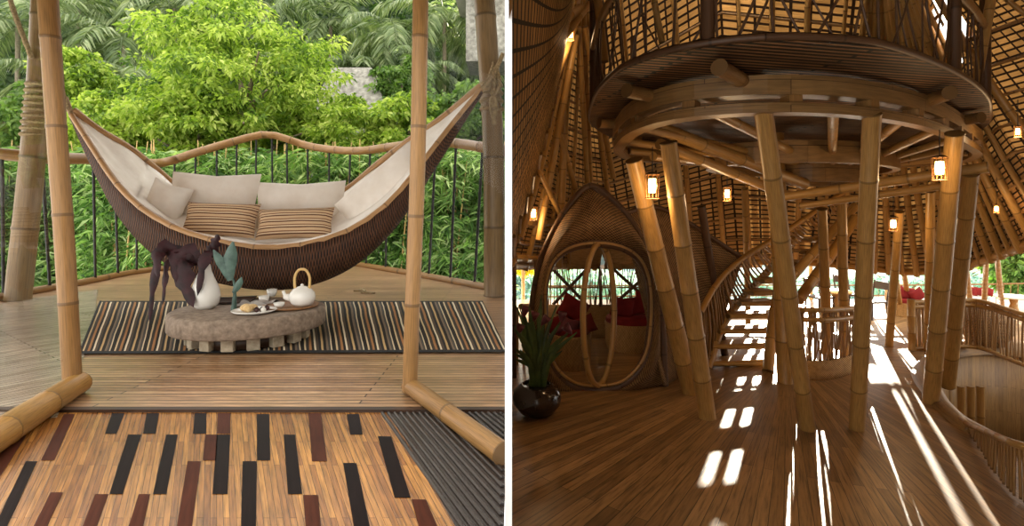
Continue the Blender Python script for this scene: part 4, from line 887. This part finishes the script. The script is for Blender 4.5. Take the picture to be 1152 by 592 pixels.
for i, (a, b_) in enumerate([((622, 303), (660, 343)), ((660, 303), (622, 343)), ((690, 303), (735, 343)), ((735, 303), (690, 343)), ((675, 300), (676, 345))]):
    mb = MB(); mb.bamboo([at(*a, YB-.02), at(*b_, YB-.02)], .03); single(mb, 'bamboo_brace', 'bam_dark', 'crossed bamboo brace in the window inside the woven pod', 'brace', 'crossed braces in the pod window')
# daybed left and bench right
def sofa(pxl, pxr, y_seat, y_floor, Yf, dep, back, lab, mat='wicker_light', cush='red_cloth', cushions=(), name='daybed', bh=.45):
    z0 = RF; a = at(pxl, y_floor, Yf); b_ = at(pxr, y_floor, Yf); zs = CZ-(y_seat-HY)/F*Yf; root = thing(name, Vector(((a.x+b_.x)/2, Yf, z0)), lab, 'sofa')
    W = b_.x-a.x; cx = (a.x+b_.x)/2; mb = MB(); mb.lathe(Vector((cx, Yf+dep/2, z0)), [(.94, 0), (.98, .1), (1.0, zs-z0-.12), (1.02, zs-z0-.08), (0, zs-z0-.08)], 40, sx=W/2, sy=dep/2); mb.build('woven_base', mat, root)
    mb = MB(); mb.lathe(Vector((cx, Yf+dep/2, zs-.10)), [(0, 0), (.96, 0), (1.0, .03), (1.0, .08), (.95, .11), (0, .115)], 40, sx=W/2*.97, sy=dep/2*.95); mb.build('seat_cushion', cush, root)
    if back:
        mb = MB(); cf = [Vector((cx+W/2*math.cos(t_), Yf+dep/2+dep/2*math.sin(t_), 0)) for t_ in [PI*(-.08+1.16*i/24) for i in range(25)]]
        mb.grid(lambda u, v: Vector((cf[int(round(u*24))].x*1.0, cf[int(round(u*24))].y, lerp(zs-.15, zs+bh*math.sin(PI*u)**.4, v))), 24, 4, uvf=lambda u, v: (u*2, v)); mb.build('backrest', mat, root, solid=.05)
    return root, zs, cx, W
def throw(px, py, Y, s, lab, mat='red_cloth', roll=0, yaw=0, tilt=-.25):
    c = at(px, py, Y); return single(pillow(c, s, s*.85, s*.35, tilt, roll, yaw, 10), 'throw_pillow', mat, lab, 'cushion')
sofa(618, 671, 374, 428, 7.35, 1.1, False, 'round woven daybed with a red mattress seen through the left of the arch')
throw(645, 348, 7.9, .42, 'large red cushion on the left daybed, tilted towards the oval door', roll=.5); throw(628, 366, 7.7, .34, 'small red cushion at the left end of the round daybed', roll=-.3); throw(640, 368, 7.5, .3, 'dark pinkish cushion lying low on the round daybed', 'flower', roll=.3); throw(658, 366, 7.6, .3, 'red cushion at the right of the round daybed beside the oval door', roll=-.4)
sofa(686, 745, 362, 398, 8.3, .8, False, 'long woven bench with a red seat seen through the right of the arch', name='bench')
throw(700, 346, 8.7, .38, 'red cushion on the right bench nearest the oval door', roll=.2); throw(714, 344, 8.8, .36, 'second red cushion on the right bench', roll=-.2); throw(728, 340, 8.9, .4, 'darkest red cushion at the end of the right bench', roll=.1)
# wall around the small left opening
mb = MB(); mb.bamboo([at(586, 345, 7.6), at(612, 344, 8.2)], .04); single(mb, 'window_rail', 'bam_gold', 'bamboo sill rail across the small left opening', 'rail')
for x in (582, 589, 597, 604):
    mb = MB(); mb.bamboo([at(x, 346, 7.7), gr(x, 410)], .02); single(mb, 'rail_cane', 'bam_gold', 'thin cane below the sill rail of the small left opening', 'cane', 'canes below the left sill rail')
mb = MB(); mb.bamboo([at(578.5, 250, 7.2), gr(578.7, 425)], .03, n=8)
single(mb, 'bamboo_post', 'bam_dark', 'dark bamboo post against the white partition', 'post')
colm((606, 425), (604, 292), 7.2, 7, 7, 'dark bamboo post between the small left opening and the arch', 'bam_dark')

# ---- potted plant
pc = at(604, 466, 1320/227.); pc.z = RF; pk = pc.y/F
pot = thing('potted_plant', pc, 'dark glazed bowl pot with tall strap leaves and purple flowers beside the white partition', 'plant')
mb = MB(); mb.lathe(pc, [(0, 0), (12*pk, 0), (20*pk, 4*pk), (27*pk, 13*pk), (28.5*pk, 20*pk), (26.5*pk, 27*pk), (21*pk, 33*pk), (16*pk, 36*pk), (15*pk, 34*pk), (19*pk, 30*pk), (10*pk, 30*pk), (0, 30*pk)], 44, sx=.96, sy=.96); mb.build('bowl', 'clay', pot)
rr = random.Random(11)
for i in range(30):
    a = rr.uniform(-1, 1); h_ = rr.uniform(45, 112)*(1-.25*abs(a)); sx_ = a*rr.uniform(24, 46); dy = rr.uniform(-.25, .25); s = pc+Vector((a*8*pk, dy*.3, 30*pk)); e = s+Vector((sx_*pk, dy, h_*pk)); e.x = max(e.x, .03); m_ = s.lerp(e, .5)+Vector((-sx_*.25*pk, 0, 6*pk)); m_.x = max(m_.x, .03)
    mb = MB(); leafblade(mb, [s, m_, e], [pk*rr.uniform(1.8, 3.4)*math.sin(PI*min(.98, .12+.88*q/12))**.6 for q in range(13)], .35); mb.build('strap_leaf', 'plant_leaf', pot)
for x, y in [(590, 352), (600, 358), (612, 362), (640, 372), (632, 358), (584, 372)]:
    e = at(x, y, pc.y-.1); e.x = max(e.x, .05); s = pc+Vector((0, 0, 30*pk)); mb = MB(); mb.tube(cat_rom([s, s.lerp(e, .5)+Vector((0, 0, .08)), e], 8), .006, 5); st = mb.build('flower_stem', 'plant_leaf', pot)
    mb = MB(); mb.lathe(e, [(0, -6*pk), (2.6*pk, -2*pk), (4.2*pk, 3*pk), (5*pk, 7*pk), (3.5*pk, 4*pk), (0, 0)], 12, tilt=Matrix.Rotation(rr.uniform(-.7, .7), 3, 'Y')); mb.build('flower', 'flower', st)

# ---- staircase
stc = thing('staircase', gr(832, 412), 'open staircase of split log treads climbing to the right behind the columns', 'stairs')
tr_ = [(797, 863, 409), (799, 864, 390), (808, 866, 373), (819, 878, 356), (831, 871, 342), (845, 868, 330), (857, 876, 317), (880, 898, 307), (893, 908, 297), (903, 918, 284), (912, 926, 270)]
for i, (xa, xb, y) in enumerate(tr_):
    Y = lerp(7.6, 8.9, i/10); a = at(xa, y, Y); b_ = at(xb, y, Y+.15); mb = MB(); d = (b_-a); c = (a+b_)/2
    mb.tube([a, b_], .055, 10, flat=.7); mb.box(c+Vector((0, .12, .02)), (d.length, .26, .05), Matrix.Rotation(math.atan2(d.y, d.x), 3, 'Z')); mb.build('tread', 'bam_hall', stc)
mb = MB(); mb.bamboo([gr(864, 418), at(872, 345, 7.9), at(886, 318, 8.3), at(935, 262, 8.9), at(962, 232, 9.1)], .075, node=.5); mb.build('stringer', 'bam_hall', stc)
mb = MB(); mb.bamboo([gr(796, 415), at(812, 368, 8.0), at(836, 335, 8.5), at(858, 312, 8.8), at(900, 262, 9.0)], .06, node=.5); mb.build('stringer', 'bam_hall', stc)
mb = MB(); mb.bamboo([at(898, 338, 8.0), at(938, 282, 8.6), at(962, 246, 8.9)], .08, node=.5); mb.build('stringer', 'bam_gold', stc)
sh = thing('stair_railing', gr(800, 415), 'winding bamboo handrail and upright canes on the left of the staircase', 'railing')
hr2 = cat_rom([at(788, 352, 7.0), at(802, 326, 7.3), at(816, 308, 7.6), at(838, 289, 7.9), at(872, 268, 8.3), at(914, 240, 8.6), at(950, 215, 8.8)], 60); lo2 = cat_rom([gr(790, 424), at(806, 385, 7.9), at(830, 345, 8.4), at(856, 315, 8.7), at(890, 280, 8.8), at(925, 250, 8.9), at(955, 232, 8.95)], 60)
mb = MB(); mb.bamboo(hr2[::6], .04, node=.5); mb.build('handrail', 'bam_gold', sh)
for i in range(0, 60):
    mb = MB(); o = Vector((rr.uniform(-.05, .05), 0, 0)); mb.tube(cat_rom([lo2[i], lo2[i].lerp(hr2[i], .5)+o, hr2[min(60, i+rr.choice([0, 0, 1]))]], 4), rr.uniform(.012, .02), 5); mb.build('cane', 'bam_brown', sh)

# ---- fences of crossing canes
def fence(name, low, high, n, lab, rails=(1.0,), r=.012, mat='bam_hall', posts=(), seg=40, jit=.06, rr_=.03, plinth=0):
    b_ = cat_rom(low, seg); t_ = cat_rom(high, seg); root = thing(name, b_[0], lab, 'railing')
    def P(u, v): u = max(0, min(1, u)); x = u*seg; k = min(int(x), seg-1); return b_[k].lerp(b_[k+1], x-k).lerp(t_[k].lerp(t_[k+1], x-k), v)
    for v_ in rails: mb = MB(); mb.tube([P(i/seg, v_) for i in range(seg+1)], rr_, 8, vs=2.5); mb.build('rail', mat, root)
    for i in range(n):
        u = (i+.5)/n; a = P(u+random.uniform(-jit, jit)/2, plinth); c = P(u+random.uniform(-jit, jit)/2, max(rails)); mb = MB(); mb.tube(cat_rom([a, a.lerp(c, .5)+Vector((random.uniform(-.02, .02), 0, 0)), c], 4), r*random.uniform(.7, 1.2), 5); mb.build('cane', 'bam_brown', root)
    for u in posts: mb = MB(); mb.bamboo([P(u, 0), P(u, 1.06)], .055, node=.3); mb.build('newel_post', mat, root)
    if plinth: mb = MB(); mb.grid(lambda u, v: P(u, v*plinth), seg, 3, uvf=lambda u, v: (u*2.5, v*.5)); mb.build('woven_plinth', 'wicker_light', root, solid=.03)
    return root
fence('round_balustrade', [gr(893, 424), gr(912, 428), gr(935, 427), gr(958, 420), gr(970, 408)], [at(893, 348, 7.2), at(912, 349, 7.0), at(935, 349, 7.05), at(958, 347, 7.3), at(970, 345, 7.8)], 56, 'round balustrade of tangled canes on a woven base between the stairs and the middle column', rails=(1.0, .86), plinth=.28, rr_=.035, jit=.16)
fence('balustrade', [gr(1026, 394), gr(1045, 393), gr(1070, 391), gr(1104, 393), gr(1152, 412), gr(1230, 440)], [at(1025, 340, 1320/154.), at(1045, 339.5, 1320/153.), at(1070, 339, 1320/151.), at(1103, 339, 1320/153.), at(1152, 354, 1320/172.), at(1230, 376, 1320/200.)], 84, 'balustrade of upright canes with square newel posts above the stairwell', rails=(1.0, .9, .02), posts=(.0, .40), jit=.02, rr_=.035)
fence('terrace_railing', [gr(600, 346), gr(760, 345), gr(900, 344.5), gr(1000, 344.5), gr(1100, 345), gr(1200, 348)], [at(600, 322, 12.4), at(760, 321, 12.55), at(900, 321, 12.6), at(1000, 321, 12.6), at(1100, 320, 12.5), at(1200, 318, 12.2)], 60, 'thin distant railing along the outer edge of the terrace', rails=(1.0, .5), r=.007, jit=.004, rr_=.018, mat='bam_brown')

fence('pod_lattice', [at(606, 345, 9.36), at(676, 345, 9.5), at(768, 345, 9.2)], [at(606, 302, 9.36), at(676, 302, 9.5), at(768, 302, 9.2)], 70, 'lattice of thin crossing canes filling the window of the woven pod', rails=(.0, .5, 1.0), r=.009, jit=.07, rr_=.015)
# ---- furniture
rt, zs, cx, W = sofa(1013, 1046, 338, 358, 1320/118., .7, True, 'curved rattan armchair with red cushions beside the slender columns', name='rattan_armchair', bh=.18)
throw(1021, 330, 11.4, .32, 'red cushion on the left of the rattan armchair', roll=.2); throw(1032, 332, 11.3, .3, 'red cushion on the right of the rattan armchair, leaning over', roll=-.5)
sofa(1078, 1120, 336, 352, 1320/109., .8, True, 'curved rattan sofa with four red cushions by the terrace railing', name='rattan_sofa', bh=.24, cush='cream')
for i, x in enumerate((1085, 1093, 1102, 1112)): throw(x, 328, 12.35, .24, ['leftmost', 'second', 'third', 'rightmost'][i]+' of the four red cushions on the terrace sofa', roll=(-.1, .05, .1, .4)[i])
def rtable(px, py_t, py_b, wpx, lab, cloth=None):
    g_ = gr(px, py_b); root = thing('round_table', g_, lab, 'table'); zt_ = CZ-(py_t-HY)/F*g_.y-RF; r = wpx/2/F*g_.y
    mb = MB(); mb.lathe(g_, [(0, zt_-.04), (r, zt_-.04), (r, zt_), (0, zt_)], 36); mb.build('table_top', cloth or 'bam_gold', root); mb = MB(); mb.lathe(g_, [(r*.5, 0), (r*.3, .04), (r*.16, .2), (r*.25, zt_-.04)], 20); mb.build('pedestal', 'wicker_light', root)
rtable(940, 327, 352, 34, 'round dining table on the terrace seen past the stairs', 'bam_pale')
rtable(1140, 333, 352, 34, 'round white topped table at the right edge of the terrace', 'cream')
def dchair(px, py_b, yaw, lab):
    g_ = gr(px, py_b); root = thing('dining_chair', g_, lab, 'chair'); R = Matrix.Rotation(yaw, 3, 'Z'); s = .20
    for x, y in ((-1, -1), (1, -1), (1, 1), (-1, 1)):
        mb = MB(); mb.tube([g_+R @ Vector((x*s, y*s, 0)), g_+R @ Vector((x*s*.9, y*s*.9, .34))], .022, 6); mb.build('leg', 'dark_wood', root)
    mb = MB(); mb.box(g_+Vector((0, 0, .355)), (.42, .42, .04), R); mb.build('seat', 'dark_wood', root)
    for x in (-1, 1): mb = MB(); mb.tube([g_+R @ Vector((x*s*.9, s*.9, .36)), g_+R @ Vector((x*s*.95, s*1.25, .78))], .02, 6); mb.build('back_post', 'dark_wood', root)
    mb = MB(); mb.box(g_+R @ Vector((0, s*1.2, .68)), (.38, .025, .16), R); mb.build('backrest', 'dark_wood', root)
dchair(922, 352, 1.9, 'dark dining chair on the left of the terrace table'); dchair(981, 358, -1.4, 'dark dining chair standing side-on at the right of the terrace table'); dchair(955, 348, .2, 'dark dining chair behind the terrace table')
# rattan baskets by the stairwell balustrade
for x, y, r_, lab in [(1148, 398, .34, 'big round woven basket chair behind the stairwell balustrade')]:
    g_ = gr(x, y); g_.y += .6; mb = MB(); mb.lathe(g_, [(0, 0), (r_*.7, 0), (r_, .2), (r_*1.05, .42), (r_*.8, .62), (r_*.72, .6), (r_*.95, .42), (r_*.8, .25), (0, .22)], 30); single(mb, 'basket_chair', 'wicker_hall', lab, 'chair')

# ---- added cane screens, unseen behind the roof: slots between them shape sun streaks
gaps = [(-1.02, -.93), (-.82, -.73), (-.62, -.54), (-.12, -.045), (.08, .20), (.215, .34), (.76, .85), (1.14, 1.20), (1.26, 1.30), (1.37, 1.48), (1.72, 1.84), (1.88, 1.98), (2.02, 2.12), (2.5, 2.6), (3.3, 3.5)]
YS = 14.2; q = -7.4; lst = []
for g0, g1 in gaps+[(9.5, 9.6)]:
    lst.append((q, g0)); q = g1
root = thing('sun_blocker_frame', Vector((7, YS+.06, RF-3)), 'added frame of upright cane panels, unseen behind the roof edge, cutting the sun into streaks', 'screen')
for i, (q0, q1) in enumerate(lst):
    x0 = max(.1, q0+.54*YS); x1 = q1+.54*YS; n_ = max(1, int((x1-x0)/.055)); zb = .75 if q1 < -.3 else 1.15
    mb = MB(); mb.box(((x0+x1)/2, YS, RF+(zb+4.05)/2), (x1-x0, .02, 4.05-zb))
    for k in range(n_): mb.tube([Vector((lerp(x0, x1, (k+.5)/n_), YS-.02, RF+zb)), Vector((lerp(x0, x1, (k+.5)/n_), YS-.02, RF+4.05))], (x1-x0)/n_*.5, 5)
    mb.build('sun_blocker_panel', 'bam_brown', root)
for x in (.3, 4, 8, 12, 16.5): mb = MB(); mb.bamboo([Vector((x, YS+.08, RF-3.5)), Vector((x, YS+.08, RF+4.2))], .05); mb.build('post', 'bam_hall', root)
for z in (1.2, 4.1): mb = MB(); mb.bamboo([Vector((.1, YS+.06, RF+z)), Vector((17, YS+.06, RF+z))], .03); mb.build('beam', 'bam_hall', root)
# hall enclosure behind and at the right of the viewer
mb = MB(); mb.box((4.9, -5.1, .9), (9.8, .06, 3.8)); mb.build('wall_back', 'wicker_hall', kind='structure')
mb = MB(); mb.box((9.7, -.2, .6), (.06, 9.8, 3.2)); mb.build('wall_right', 'wicker_hall', kind='structure')

# ---- valley outside the right hall
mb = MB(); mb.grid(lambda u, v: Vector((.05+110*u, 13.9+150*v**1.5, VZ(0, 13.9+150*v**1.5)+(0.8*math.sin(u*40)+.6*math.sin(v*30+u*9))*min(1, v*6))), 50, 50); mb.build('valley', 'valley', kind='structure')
for px, py, Y, rx, rz, mat, lab in [(590, 330, 19, 34, 30, 'painted_haze_leaf', 'pale green tree seen through the small left opening'), (940, 330, 30, 40, 22, 'painted_haze_leaf', 'haze-tinted tree beyond the terrace behind the dining table'), (1010, 326, 34, 46, 18, 'painted_haze_leaf', 'haze-tinted blue green tree beyond the terrace left of the armchair'), (1075, 318, 32, 40, 20, 'painted_haze_leaf', 'haze-tinted tree beyond the terrace behind the slim poles'),
        (1140, 306, 20, 26, 26, 'mid', 'bright green tree at the right edge beyond the terrace'), (660, 325, 22, 50, 26, 'painted_haze_leaf', 'pale green tree seen through the pod window'), (740, 325, 24, 40, 24, 'painted_haze_leaf', 'pale tree behind the right of the pod window'), (880, 322, 36, 40, 20, 'painted_haze_leaf', 'haze-tinted tree behind the stairs')]:
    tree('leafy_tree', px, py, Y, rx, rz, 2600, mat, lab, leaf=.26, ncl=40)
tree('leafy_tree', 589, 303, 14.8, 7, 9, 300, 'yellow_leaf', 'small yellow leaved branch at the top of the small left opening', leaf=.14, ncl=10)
